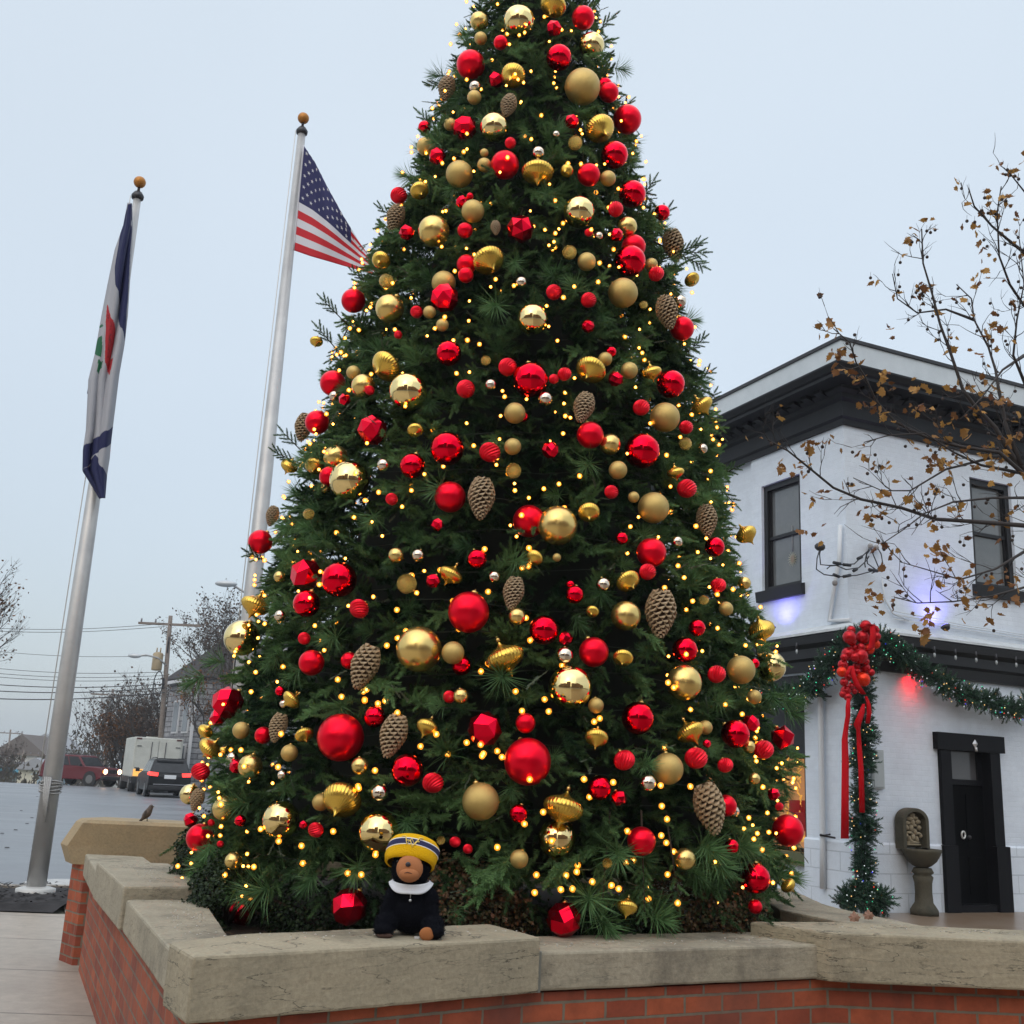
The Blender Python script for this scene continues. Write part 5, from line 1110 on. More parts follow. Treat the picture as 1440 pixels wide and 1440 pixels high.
m1 = MB(); m1.ball(bp(195, 890, -.115)+BO, 1, 14, sc=(50*k_, 30*k_, 18*k_)); m1.build('paw_pad', mat('pad_dark', (.06, .03, .02), .9), bear)
# knit hat: rings of a tilted lathe
hat = MB(); rings = [(108, -94, 0), (121, -90, 0), (124, -58, 0), (127, -40, 0), (127, -22, 0), (128, -14, 1), (129, -9, 2), (129, 22, 2), (128, 28, 1), (127, 35, 0), (122, 50, 0), (108, 74, 0), (80, 94, 0), (40, 106, 0), (2, 110, 0)]
n = 48
HM = Matrix.Translation(bp(318, 412, .02)+BO) @ Matrix.Rotation(math.radians(-31), 4, 'X') @ Matrix.Rotation(math.radians(5), 4, 'Y')
for r, z, mi in rings:
    for q in range(n):
        a = 2*PI*q/n; w_ = 1+.012*math.sin(24*a)+.03*math.sin(3*a+z*.03); hat.v.append(Vector((r*k_*math.cos(a)*1.32*w_, r*k_*math.sin(a)*1.02*w_, z*k_*.95)))
for i in range(len(rings)-1):
    for q in range(n): hat.f.append([i*n+q, i*n+(q+1) % n, (i+1)*n+(q+1) % n, (i+1)*n+q]); hat.m.append(rings[i][2] if rings[i][2] == rings[i+1][2] or rings[i][2] > 0 else 0); hat.sm.append(True)
hat.xf(HM)
hy = mat('knit_yellow', (.72, .40, .006), .9, bump=(160, 1, .005), spec=.15)
ho = hat.build('knit_hat', [hy, mat('knit_white', (.7, .7, .68), .85), mat('knit_navy', (.015, .016, .07), .85)], bear)
em = MB()
def hp(u, v):  # point on the hat front, u sideways, v up
    a = -PI/2+u/ (129*1.2); return HM @ Vector((131.5*k_*math.cos(a)*1.32, 131.5*k_*math.sin(a)*1.02, v*k_*.95))
for W_ in ([(-52, 34), (-34, 34), (-22, -14), (-2, 22), (16, -14), (34, 34), (52, 34)], [(-24, 10), (-8, 10), (6, -26), (22, 10), (36, 10)]):
    em.tube([hp(u*1.2, v*1.2) for u, v in W_], .0034, 5, 0)
em.build('hat_emblem', mat('emblem_gold', (.75, .55, .12), .6), ho)
cl = MB(); n = 40
for j in range(7):
    t = j/6
    for q in range(n+1):
        a = -PI/2+(q/n-.5)*2*PI*.98; dip = max(0, math.cos(a+PI/2)); R_ = (118+12*t-6*math.sin(PI*t))*k_
        cl.v.append(bp(325, 578+20*t+(58*dip*(.3+.7*t))+10*math.sin(a*5)*t*.4, .005)+BO+Vector((R_*math.cos(a)*(.95+.12*t), R_*math.sin(a)*.86, 0)))
for j in range(6):
    for q in range(n): cl.f.append([j*(n+1)+q, j*(n+1)+q+1, (j+1)*(n+1)+q+1, (j+1)*(n+1)+q]); cl.m.append(0); cl.sm.append(True)
co_ = cl.build('white_collar', mat('collar_white', (.66, .68, .72), .85, bump=(200, .4, .002)), bear)
m_ = co_.modifiers.new('thickness', 'SOLIDIFY'); m_.thickness = .006
zp = MB(); zp.tube([bp(338, 630, -.108)+BO, bp(338, 668, -.108)+BO], .0016, 5); zp.ball(bp(338, 682, -.108)+BO, 9*k_, 8); zp.build('zip_pull', mat('zip_silver', (.6, .6, .6), .3, .8), co_)
tg_ = MB(); tg_.box(bp(378, 903, -.10)+BO, bp(408, 890, -.097)+BO); tg_.build('care_label', mat('label_white', (.6, .6, .6), .7), bear)

# ================================================================ small bird
q = ony(199, 1158, 9.02); bz = 1.07
bird = thing('bird', 'small brown bird perched on top of the tan pier cap', 'bird', (q.x, 9.12, bz))
Bo = Vector((q.x, 9.12, bz+.022)); b = MB()
ch = [((-.045, 0, -.02), .006), ((-.03, 0, .0), .012), ((-.012, 0, .022), .026), ((.006, 0, .045), .031), ((.018, 0, .068), .026), ((.026, 0, .086), .020), ((.030, 0, .100), .019), ((.031, 0, .110), .013), ((.031, 0, .116), .004)]
b.tube([Bo+Vector(p) for p, r in ch], [r for p, r in ch], 14)
bod = b.build('body', mat('bird_brown', (.075, .055, .045), .8, noise=((.13, .10, .085), 60)), bird)
b = MB(); b.tube([Bo+Vector(p) for p in ((-.025, 0, .008), (-.05, 0, -.022), (-.066, 0, -.045))], [.012, .010, .007], 6); b.build('tail', mat('bird_tail', (.05, .04, .035), .8), bird)
b = MB(); b.tube([Bo+Vector((.046, -.004, .102)), Bo+Vector((.062, -.006, .099))], [.005, .0008], 6); b.build('beak', mat('beak_dark', (.12, .10, .06), .5), bird)
for s in (-1, 1):
    b = MB(); b.ball(Bo+Vector((-.002, s*.027, .04)), 1, 10, sc=(.012, .006, .03)); b.xf(Matrix.Identity(4)); b.build('wing', MATS['bird_tail'], bird)
    b = MB(); b.tube([Bo+Vector((.008, s*.010, .02)), Bo+Vector((.012, s*.010, -.022))], .0022, 5); b.tube([Bo+Vector((.0, s*.010, -.021)), Bo+Vector((.026, s*.010, -.021))], .002, 5); b.build('leg', MATS['beak_dark'], bird)
    b = MB(); b.ball(Bo+Vector((.038, s*.015, .104)), .003, 8); b.build('eye', MATS['bead_eye'], bird)

# ================================================================ vehicles
tyre = mat('tyre_rubber', (.015, .015, .016), .8); rim = mat('wheel_rim', (.18, .18, .18), .35, .8); vglass = mat('vehicle_glass', (.012, .014, .017), .12, spec=.4)
tail = mat('tail_lamp_lit', (.8, .02, .02), .3, emit=(1, .05, .04), estr=2.2); head = mat('head_lamp_lit', (1, .8, .6), .2, emit=(1, .62, .38), estr=6)
chrome = mat('chrome_trim', (.5, .5, .5), .25, 1); plate_m = mat('number_plate', (.62, .64, .66), .5)
def vehicle(name, label, cat, pos, head_deg, L, W, H, paint, prof, cabin, wx, wr, kind):
    t = thing(name, label, cat, pos); M = Matrix.Translation(Vector(pos)) @ Matrix.Rotation(math.radians(head_deg), 4, 'Z')
    def fin(b, nm, m, par=t, **k): b.xf(M); return b.build(nm, m, par, **k)
    h = W/2
    b = MB(); n = len(prof)
    def pv(y, sh): return [(x, y*(sh if z > .9*H*.6 else 1), z) for x, z in prof]
    b.add(pv(-h, .97)+pv(h, .97), [tuple(range(n)), tuple(range(n, 2*n))[::-1]]+[(i, n+i, n+(i+1) % n, (i+1) % n) for i in range(n)])
    body = fin(b, 'body', paint, bevel=.05, seg=3)
    if cabin:
        b = MB(); z0, z1, x0, x1, x2, x3, ins_ = cabin  # bottom rear, top rear, top front, bottom front
        b.hexa([(x0, -h*.96, z0), (x3, -h*.96, z0), (x3, h*.96, z0), (x0, h*.96, z0), (x1, -h*ins_, z1), (x2, -h*ins_, z1), (x2, h*ins_, z1), (x1, h*ins_, z1)]); cb_ = fin(b, 'cabin', paint, bevel=.06, seg=3)
        def cp(x, z, s, o=.004):
            f = (z-z0)/(z1-z0); return (x, s*(h*(.96+(ins_-.96)*f)+o), z)
        za, zb_ = z0+.05, z1-.10
        xr = lambda z: x0+(x1-x0)*(z-z0)/(z1-z0); xf_ = lambda z: x3+(x2-x3)*(z-z0)/(z1-z0)
        cuts = [0.04, .32, .66, .97]
        for s in (-1, 1):
            for a, c in zip(cuts, cuts[1:]):
                X = lambda f, z: xr(z)+(xf_(z)-xr(z))*f
                b = MB(); vs = [cp(X(a+.015, za), za, s), cp(X(c-.015, za), za, s), cp(X(c-.015, zb_), zb_, s), cp(X(a+.015, zb_), zb_, s)]
                vs2 = [cp(p[0], p[2], s, -.02) for p in vs]; b.hexa([*vs, *vs2]); fin(b, 'side_window', vglass)
        b = MB(); b.hexa([(xf_(za)+.006, -h*.85, za), (xf_(za)+.006, h*.85, za), (xf_(zb_)+.006, h*.78, zb_), (xf_(zb_)+.006, -h*.78, zb_), (xf_(za)-.03, -h*.85, za), (xf_(za)-.03, h*.85, za), (xf_(zb_)-.03, h*.78, zb_), (xf_(zb_)-.03, -h*.78, zb_)]); fin(b, 'windscreen', vglass)
        b = MB(); b.hexa([(xr(za)-.006, -h*.85, za), (xr(za)-.006, h*.85, za), (xr(zb_)-.006, h*.76, zb_), (xr(zb_)-.006, -h*.76, zb_), (xr(za)+.03, -h*.85, za), (xr(za)+.03, h*.85, za), (xr(zb_)+.03, h*.76, zb_), (xr(zb_)+.03, -h*.76, zb_)]); fin(b, 'rear_window', vglass)
        for s in (-1, 1):
            b = MB(); b.tube([(x1+.15, s*h*.62, z1+.05), (x2-.2, s*h*.62, z1+.05)], .022, 6); b.tube([(x1+.2, s*h*.62, z1-.01), (x1+.2, s*h*.62, z1+.05)], .02, 6); b.tube([(x2-.25, s*h*.62, z1-.01), (x2-.25, s*h*.62, z1+.05)], .02, 6); fin(b, 'roof_rail', dark_metal)
            b = MB(); b.box((x3-.25, s*(h+.17)-.09, z0+.02), (x3-.12, s*(h+.17)+.09, z0+.17)); b.tube([(x3-.18, s*h*.95, z0+.05), (x3-.18, s*(h+.1), z0+.07)], .02, 6); fin(b, 'wing_mirror', black_paint, bevel=.02)
    for x in wx:
        for s in (-1, 1):
            b = MB(); b.tube([(x, s*(h-.22), wr), (x, s*(h-.20), wr), (x, s*(h+.005), wr), (x, s*(h+.02), wr)], [wr*.9, wr, wr, wr*.9], 26); wo = fin(b, 'wheel', tyre)
            b = MB(); b.tube([(x, s*(h+.0), wr), (x, s*(h+.03), wr)], [wr*.66, wr*.62], 20); 
            fin(b, 'rim', rim, wo)
            b = MB(); b.tube([(x, s*(h-.03), wr*1.04), (x, s*(h+.012), wr*1.04)], [wr*1.16, wr*1.16], 26); fin(b, 'wheel_arch', black_paint)
    return t, fin, body
# black SUV, rear towards us
def place(px, D):
    q = ony(px, 1100, D); return (q.x, q.y, gz(q.y)+.01)
pos = place(229, 52.5); paint_k = mat('car_paint_black', (.004, .0045, .006), .35, 0, coat=.12, spec=.25)
SP = [(-2.35, .42), (-2.38, .62), (-2.36, .92), (-2.28, 1.08), (1.15, 1.10), (2.2, 1.0), (2.36, .78), (2.38, .42), (1.9, .28), (-1.9, .28)]
t, fin, body = vehicle('parked_car', 'black sport utility car with lit red tail lamps beside the white truck', 'car', pos, 114, 4.7, 1.9, 1.74, paint_k, SP, (1.06, 1.70, -2.28, -1.88, .25, 1.1, .74), (-1.45, 1.45), .37, 'suv')
for s in (-1, 1):
    b = MB(); b.hexa([(-2.40, s*.55, .93), (-2.38, s*.90, .95), (-2.05, s*.965, .98), (-2.2, s*.5, .93), (-2.40, s*.55, 1.09), (-2.36, s*.90, 1.12), (-2.05, s*.965, 1.10), (-2.2, s*.5, 1.09)]); fin(b, 'tail_light', tail)
b = MB(); b.box((-2.415, -.26, .83), (-2.38, .26, 1.0)); fin(b, 'number_plate', plate_m, bevel=.01)
b = MB(); b.box((-2.425, -.72, .56), (-2.39, .72, .60)); fin(b, 'chrome_strip', chrome)
b = MB(); b.box((-2.45, -.9, .32), (-2.3, .9, .52)); fin(b, 'rear_bumper', black_paint, bevel=.04)
b = MB(); b.box((-2.0, -.6, 1.70), (-1.85-.25, .6, 1.74)); fin(b, 'roof_spoiler', paint_k, bevel=.02)
# red SUV crossing behind
pos = place(112, 66); paint_r = mat('car_paint_maroon', (.10, .006, .012), .35, .1, coat=.2, spec=.3)
SP = [(-2.3, .45), (-2.34, .7), (-2.28, 1.10), (1.05, 1.12), (2.15, 1.06), (2.26, .98), (2.3, .50), (1.9, .34), (-1.9, .34)]
t, fin, body = vehicle('moving_car', 'maroon boxy sport utility car with lit headlight crossing behind the flagpole', 'car', pos, -20, 4.6, 1.85, 1.75, paint_r, SP, (1.08, 1.74, -2.22, -2.02, .35, 1.0, .84), (-1.42, 1.45), .39, 'suv')
for s in (-1, 1):
    b = MB(); b.tube([(2.27, s*.62, .86), (2.32, s*.62, .86)], [.15, .14], 16); fin(b, 'headlight', head)
    b = MB(); b.box((2.27, s*.82-.05, .78), (2.30, s*.82+.05, .93)); fin(b, 'turn_lamp', mat('amber', (.6, .2, .02), .3, emit=(1, .3, .03), estr=.6) if 'amber' not in MATS else MATS['amber'])
b = MB(); 
for i in range(7): b.box((2.275, -.42+i*.125, .76), (2.31, -.36+i*.125, .98))
fin(b, 'grille', dark_metal)
b = MB(); b.box((2.2, -.92, .40), (2.44, .92, .60)); fin(b, 'front_bumper', black_paint, bevel=.04)
# white box truck
pos = place(208, 60); tw = mat('truck_white', (.50, .51, .47), .5, noise=((.43, .44, .40), 1.5)); tw2 = mat('truck_side_white', (.50, .52, .52), .5, noise=((.42, .44, .44), 1.5))
t = thing('box_truck', 'white box truck with a glowing amber rear panel stopped by the grey house', 'truck', pos); M = Matrix.Translation(Vector(pos)) @ Matrix.Rotation(math.radians(113.5), 4, 'Z')
def fin(b, nm, m, par=None, **k): b.xf(M); return b.build(nm, m, par or t, **k)
b = MB(); b.box((-3.1, -1.22, .75), (2.2, 1.22, 2.78)); bx_ = fin(b, 'cargo_box', tw, bevel=.05)
b = MB(); b.hexa([(2.24, -1.05, .55), (4.1, -1.05, .55), (4.1, 1.05, .55), (2.24, 1.05, .55), (2.24, -1.05, 2.2), (3.2, -1.0, 2.2), (3.2, 1.0, 2.2), (2.24, 1.05, 2.2)]); fin(b, 'cab', tw2, bevel=.08)
b = MB(); b.box((-3.1, -1.15, .45), (4.0, 1.15, .72)); fin(b, 'chassis', dark_metal)
for s in (-1, 1):
    b = MB(); b.box((-3.15, min(s*.02, s*1.1), .85), (-3.105, max(s*.02, s*1.1), 2.62)); dr_ = fin(b, 'rear_door', tw, bevel=.01)
    b = MB(); b.tube([(-3.17, s*.35, .9), (-3.17, s*.35, 2.55)], .02, 6); b.box((-3.18, s*.28-.06, 1.5), (-3.155, s*.28+.12, 1.56)); b.box((-3.18, min(s*.85, s*1.08), 2.3), (-3.155, max(s*.85, s*1.08), 2.34)); b.box((-3.18, min(s*.85, s*1.08), 1.2), (-3.155, max(s*.85, s*1.08), 1.24)); fin(b, 'door_bar', dark_metal, dr_)
    b = MB(); b.box((-3.13, s*1.0-.13, 2.66), (-3.10, s*1.0+.13, 2.74)); fin(b, 'marker_lamp', mat('marker_dark', (.08, .02, .02), .4) if 'marker_dark' not in MATS else MATS['marker_dark'])
    b = MB(); b.box((2.9, s*1.35-.08, 1.5), (3.0, s*1.35+.10, 1.95)); b.tube([(2.95, s*1.05, 1.9), (2.95, s*1.3, 1.85)], .02, 6); fin(b, 'wing_mirror', dark_metal)
    for x in (-2.0, 3.1):
        b = MB(); b.tube([(x, s*.85, .42), (x, s*.88, .42), (x, s*1.16, .42), (x, s*1.18, .42)], [.38, .42, .42, .38], 24); wo = fin(b, 'wheel', tyre)
        b = MB(); b.tube([(x, s*1.16, .42), (x, s*1.20, .42)], [.24, .22], 16); fin(b, 'rim', rim, wo)
b = MB(); b.box((-3.19, -1.2, .55), (-3.1, 1.2, .74)); fin(b, 'rear_bumper', dark_metal)
b = MB(); b.box((-3.185, .35, .80), (-3.152, 1.12, 1.16)); fin(b, 'amber_rear_panel', mat('amber_panel', (.5, .25, .06), .5, emit=(1, .48, .10), estr=.9), bevel=.01)  # emissive amber panel low on one rear door
b = MB(); b.box((.6, -.3, 2.79), (1.0, .3, 2.9)); fin(b, 'roof_vent', tw)

# ================================================================ utility poles, wires, street lamps
wood = mat('weathered_wood', (.15, .12, .10), .9, noise=((.22, .19, .17), 8)); wirem = mat('wire_dark', (.03, .03, .035), .6)
UP = ony(228, 1045, 60); UP = Vector((UP.x, 60, 0)); UT = ony(240, 866, 60)
def upole(base, H, tilt, label, ly=1, tf=True, grp='wooden utility poles', r=.16):
    t = thing('utility_pole', label, 'utility pole', tuple(base), grp)
    top = base+Vector((tilt, 0, H)); MB().tube([base, top], [r, r*.7], 10).build('pole', wood, t)
    MB().box((top.x-1.75, top.y-.06, top.z-.55), (top.x+1.75, top.y+.06, top.z-.42)).build('crossarm', wood, t)
    for x in (-1.6, -.8, .8, 1.6):
        b = MB(); b.lathe([(.03, -.42), (.06, -.36), (.04, -.30), (.06, -.26), (.02, -.2)], 8, at=(top.x+x, top.y, top.z))
        b.build('insulator', mat('insulator_grey', (.2, .2, .22), .4) if 'insulator_grey' not in MATS else MATS['insulator_grey'], t)
    if tf:
        b = MB(); c = top+Vector((-tilt*.2-.42, -.25, -2.6)); b.lathe([(.26, -.5), (.28, -.45), (.28, .40), (.22, .47), (.05, .52)], 16, at=c); b.tube([c+Vector((-.1, 0, .5)), c+Vector((-.1, 0, .75))], .04, 6); b.tube([c+Vector((.1, 0, .5)), c+Vector((.1, 0, .75))], .04, 6)
        b.build('transformer', mat('transformer_tan', (.33, .26, .16), .5) if 'transformer_tan' not in MATS else MATS['transformer_tan'], t)
    return t, top
tlt = UT.x-UP.x
t1, top1 = upole(UP, UT.z, tlt, 'tall wooden utility pole with transformer and lamp arm beside the grey house')
b = MB()
for i, dz in enumerate((-1.2, -1.5, -3.5)):
    MB().tube([top1+Vector((.12, -.2, dz)), top1+Vector((.12, -.2, dz-.6))], .05, 6).build('fuse_cutout', dark_metal, t1)
c = ony(222, 963, 59.6); b = MB(); b.tube([c+Vector((.25*math.cos(a), 0, .75*math.sin(a))) for a in [2*PI*i/14 for i in range(15)]], .03, 5); b.build('cable_coil', dark_metal, t1)
c = ony(240, 876, 59.8)
# lamp arm
P0 = ony(233, 935, 59.8); P1 = ony(222, 925, 59.5); P2 = ony(205, 921, 59.0); P3 = ony(196, 922, 58.8)
lp_ = thing('street_lamp', 'cobra head street lamp on a curved arm off the near utility pole', 'street lamp', tuple(P0), 'street lamps')
MB().tube([P0, P1, P2, P3], .05, 8).build('lamp_arm', steel, lp_)
b = MB(); b.ball(P3+Vector((-.25, 0, -.02)), 1, 14, sc=(.38, .16, .13)); b.build('lamp_head', mat('lamp_grey', (.45, .48, .50), .4, .3), lp_)
P0 = ony(352, 838, 40); P3 = ony(318, 821, 39); lp_ = thing('street_lamp', 'grey cobra head street lamp poking out left of the christmas tree', 'street lamp', (P0.x+1.5, 40, 0), 'street lamps')
MB().tube([(P0.x+1.5, 40, 0), (P0.x+1.5, 40, P0.z-.6), P0+Vector((1.3, 0, -.2))], [.12, .08, .07], 10).build('lamp_post', steel, lp_)
MB().tube([P0+Vector((1.3, 0, -.2)), P0, P3+Vector((.2, 0, 0))], .045, 8).build('lamp_arm', steel, lp_)
b = MB(); b.ball(P3, 1, 14, sc=(.42, .17, .12)); b.build('lamp_head', MATS['lamp_grey'], lp_)
u2 = ony(152, 1062, 92); up2 = ony(159, 969, 92); upole(Vector((u2.x, 92, gz(92))), up2.z-gz(92), up2.x-u2.x, 'middle distance utility pole rising from bare trees behind the maroon car', tf=False)
c = ony(155, 990, 91.7); b = MB(); b.lathe([(.25, -.9), (.27, .8), (.1, .9)], 12, at=(c.x, c.y, c.z)); 
tag(b.build('pole_transformer', mat('pale_grey', (.4, .43, .45), .5)), 'pale grey transformer can fixed on the middle distance utility pole', 'transformer')
u3 = ony(12, 1085, 150); up3 = ony(15, 1026, 150); upole(Vector((u3.x, 150, gz(150))), up3.z-gz(150), up3.x-u3.x, 'distant thin utility pole at the far left edge', tf=False)
u3 = ony(40, 1085, 120); up3 = ony(43, 1055, 120); upole(Vector((u3.x, 118, gz(118))), up3.z-gz(118), 0, 'short far utility pole left of the white shed', tf=False, r=.12)
wl = [('upper pair', 880, 877, .012), ('upper pair', 884, 881, .012), ('m', 912, 922, .010), ('g', 936, 945, .012), ('h', 943, 950, .012), ('i', 948, 955, .012), ('j', 959, 962, .02), ('k', 968, 967, .022), ('l', 979, 974, .024)]
names = ['uppermost thin wire from the near utility pole to the left', 'second thin wire just under the uppermost one', 'faint single wire in the gap between upper and lower wires', 'highest of the three thin lower wires', 'middle one of the three thin lower wires', 'lowest of the three thin lower wires', 'highest of the three thick lower cables', 'middle one of the three thick lower cables', 'lowest thick cable crossing just above the far trees']
for (g_, yl, yr, r), nm in zip(wl, names):
    A = ony(232, yr, 59.7); B = ony(-60, yl+(yl-yr)*.2, 60); b = MB()
    b.tube([A.lerp(B, i/24)+Vector((0, 0, -.25*math.sin(PI*i/24))) for i in range(25)], r*1.25, 5)
    tag(b.build('power_line', wirem), nm, 'power line', 'power lines running left from the utility pole')
b = MB(); A = ony(232, 967, 59.7); B = ony(300, 975, 62); b.tube([A.lerp(B, i/10)+Vector((0, 0, -.3*math.sin(PI*i/10))) for i in range(11)], .02, 5); tag(b.build('power_line', wirem), 'cable running right from the near utility pole to the grey house', 'power line', 'power lines running left from the utility pole')

# ================================================================ houses
stonew = brick_mat('grey_stone_siding', (.30, .305, .315), (.20, .205, .22), (.10, .10, .11), .75, .30, .03, .02, rough=.9, mottle=.4)
roofm = brick_mat('dark_shingles', (.045, .038, .04), (.03, .026, .03), (.015, .012, .012), .3, .18, .02, .01, mottle=.3)
hc = ony(266, 1060, 61); hc = Vector((hc.x, 61, 0)); h1 = Vector((-.55, .83, 0)).normalized(); h2 = Vector((.83, .35, 0)).normalized()
hs = thing('stone_house', 'grey stone sided house with steep dark roof behind the truck', 'house', tuple(hc))
ez = ony(266, 950, 61).z
def hz(a, b_, z): return hc+h1*a+h2*b_+Vector((0, 0, z))
A_, B_ = 5.2, 11
b = MB(); b.hexa([hz(0, 0, -.2), hz(0, B_, -.2), hz(A_, B_, -.2), hz(A_, 0, -.2), hz(0, 0, ez), hz(0, B_, ez), hz(A_, B_, ez), hz(A_, 0, ez)]); b.build('wall', stonew, hs, uvf=lambda c, n: ((c-hc).dot(h2)+(c-hc).dot(h1), c.z))
pk = ez+2.3
b = MB(); e = .35
b.add([hz(-e, -e, ez), hz(-e, B_+e, ez), hz(A_+e, B_+e, ez), hz(A_+e, -e, ez), hz(A_*.5, 1.9, pk), hz(A_*.5, B_-1.9, pk), hz(-e, -e, ez-.12), hz(-e, B_+e, ez-.12), hz(A_+e, B_+e, ez-.12), hz(A_+e, -e, ez-.12)], [(0, 1, 5, 4), (1, 2, 5), (2, 3, 4, 5), (3, 0, 4), (6, 7, 1, 0), (7, 8, 2, 1), (8, 9, 3, 2), (9, 6, 0, 3), (9, 8, 7, 6)])
b.build('roof', roofm, hs, uvf=lambda c, n: ((c-hc).dot(h2)+(c-hc).dot(h1), c.z*1.4))
wt = mat('white_trim', (.55, .56, .58), .6)
b = MB(); b.hexa([hz(-.02, -.10, 0), hz(-.02, .04, 0), hz(-.14, .04, 0), hz(-.14, -.10, 0), hz(-.02, -.10, ez-.15), hz(-.02, .04, ez-.15), hz(-.14, .04, ez-.15), hz(-.14, -.10, ez-.15)]); b.build('downpipe', wt, hs)
b = MB(); b.hexa([hz(-.3, -.4, ez-.30), hz(A_+.3, -.4, ez-.30), hz(A_+.3, -.25, ez-.30), hz(-.3, -.25, ez-.30), hz(-.3, -.4, ez-.122), hz(A_+.3, -.4, ez-.122), hz(A_+.3, -.25, ez-.122), hz(-.3, -.25, ez-.122)]); b.build('eaves_board', wt, hs)
for a0, z0, z1 in ((.7, 3.3, 5.0), (2.6, 3.3, 5.0), (.7, .9, 2.5), (2.6, .9, 2.5)):
    b = MB(); b.hexa([hz(a0-.1, -.08, z0-.1), hz(a0+1.0, -.08, z0-.1), hz(a0+1.0, -.01, z0-.1), hz(a0-.1, -.01, z0-.1), hz(a0-.1, -.08, z1+.1), hz(a0+1.0, -.08, z1+.1), hz(a0+1.0, -.01, z1+.1), hz(a0-.1, -.01, z1+.1)]); w_ = b.build('window', wt, hs)
    b = MB(); b.hexa([hz(a0, -.10, z0), hz(a0+.9, -.10, z0), hz(a0+.9, -.082, z0), hz(a0, -.082, z0), hz(a0, -.10, z1), hz(a0+.9, -.10, z1), hz(a0+.9, -.082, z1), hz(a0, -.082, z1)]); b.build('pane', mat('house_glass', (.16, .18, .2), .15) if 'house_glass' not in MATS else MATS['house_glass'], w_)
b = MB(); b.hexa([hz(.2, -.2, 0), hz(2.2, -.2, 0), hz(2.2, -.03, 0), hz(.2, -.03, 0), hz(.2, -.2, 2.6), hz(2.2, -.2, 2.6), hz(2.2, -.03, 2.6), hz(.2, -.03, 2.6)]); 
def fhouse(px, py, Y, W_, D_, Hh, Rh, label, wcol, rcol, nm='far_house', gable=True, wins=True):
    c = ony(px, py, Y); g0 = min(gz(Y), c.z-.5) if False else gz(Y); t = thing(nm, label, 'house', (c.x, Y, g0)); z0 = c.z
    b = MB(); b.box((c.x-W_/2, Y, g0-.3), (c.x+W_/2, Y+D_, z0)); b.build('wall', wcol, t)
    b = MB(); e = .5
    b.add([(c.x-W_/2-e, Y-e, z0), (c.x+W_/2+e, Y-e, z0), (c.x, Y-e, z0+Rh), (c.x-W_/2-e, Y+D_+e, z0), (c.x+W_/2+e, Y+D_+e, z0), (c.x, Y+D_+e, z0+Rh)], [(0, 1, 2), (3, 5, 4), (0, 2, 5, 3), (1, 4, 5, 2), (0, 3, 4, 1)]); b.build('roof', rcol, t)
    if wins:
        for i in range(4):
            b = MB(); x = c.x-W_/2+W_*(i+.5)/4; b.box((x-W_*.06, Y-.06, z0-Hh*.75), (x+W_*.06, Y-.02, z0-Hh*.3)); b.build('window', MATS['vehicle_glass'] if False else mat('far_window', (.12, .13, .15), .3) if 'far_window' not in MATS else MATS['far_window'], t)
    return t
hw_ = mat('far_white_siding', (.52, .52, .50), .8, noise=((.44, .44, .43), .6)); hr_ = mat('far_brown_roof', (.12, .10, .09), .9); hr2 = mat('far_grey_roof', (.28, .29, .31), .9)
fhouse(28, 1062, 170, 8, 8, 3.5, 3.2, 'far white house with steep brown gable roof left of the flagpole', hw_, hr_)
fhouse(18, 1080, 150, 11, 6, 3.0, .8, 'far low white porch-fronted house below the gabled one', hw_, hr2)
fhouse(62, 1052, 185, 7, 8, 4, 2.4, 'far white house with grey roof partly behind the flagpole', hw_, hr2)
fhouse(51, 1083, 100, 3.2, 5, 2.5, 1.1, 'small plain white shed at the road crest left of the flagpole', mat('cream_shed', (.58, .56, .46), .8), hr2, nm='shed', wins=False)
fhouse(2, 1085, 130, 4.5, 4, 1.5, .5, 'small turquoise roofed shelter at the left edge', mat('dull_green', (.12, .16, .16), .8), mat('turquoise', (.05, .30, .42), .6), nm='shelter', wins=False)
fhouse(66, 1090, 96, 1.6, 4, 1.5, .4, 'pale blue parked trailer beside the white shed', mat('pale_blue', (.35, .48, .58), .6), mat('pale_blue_top', (.4, .52, .6), .6), nm='trailer', wins=False)
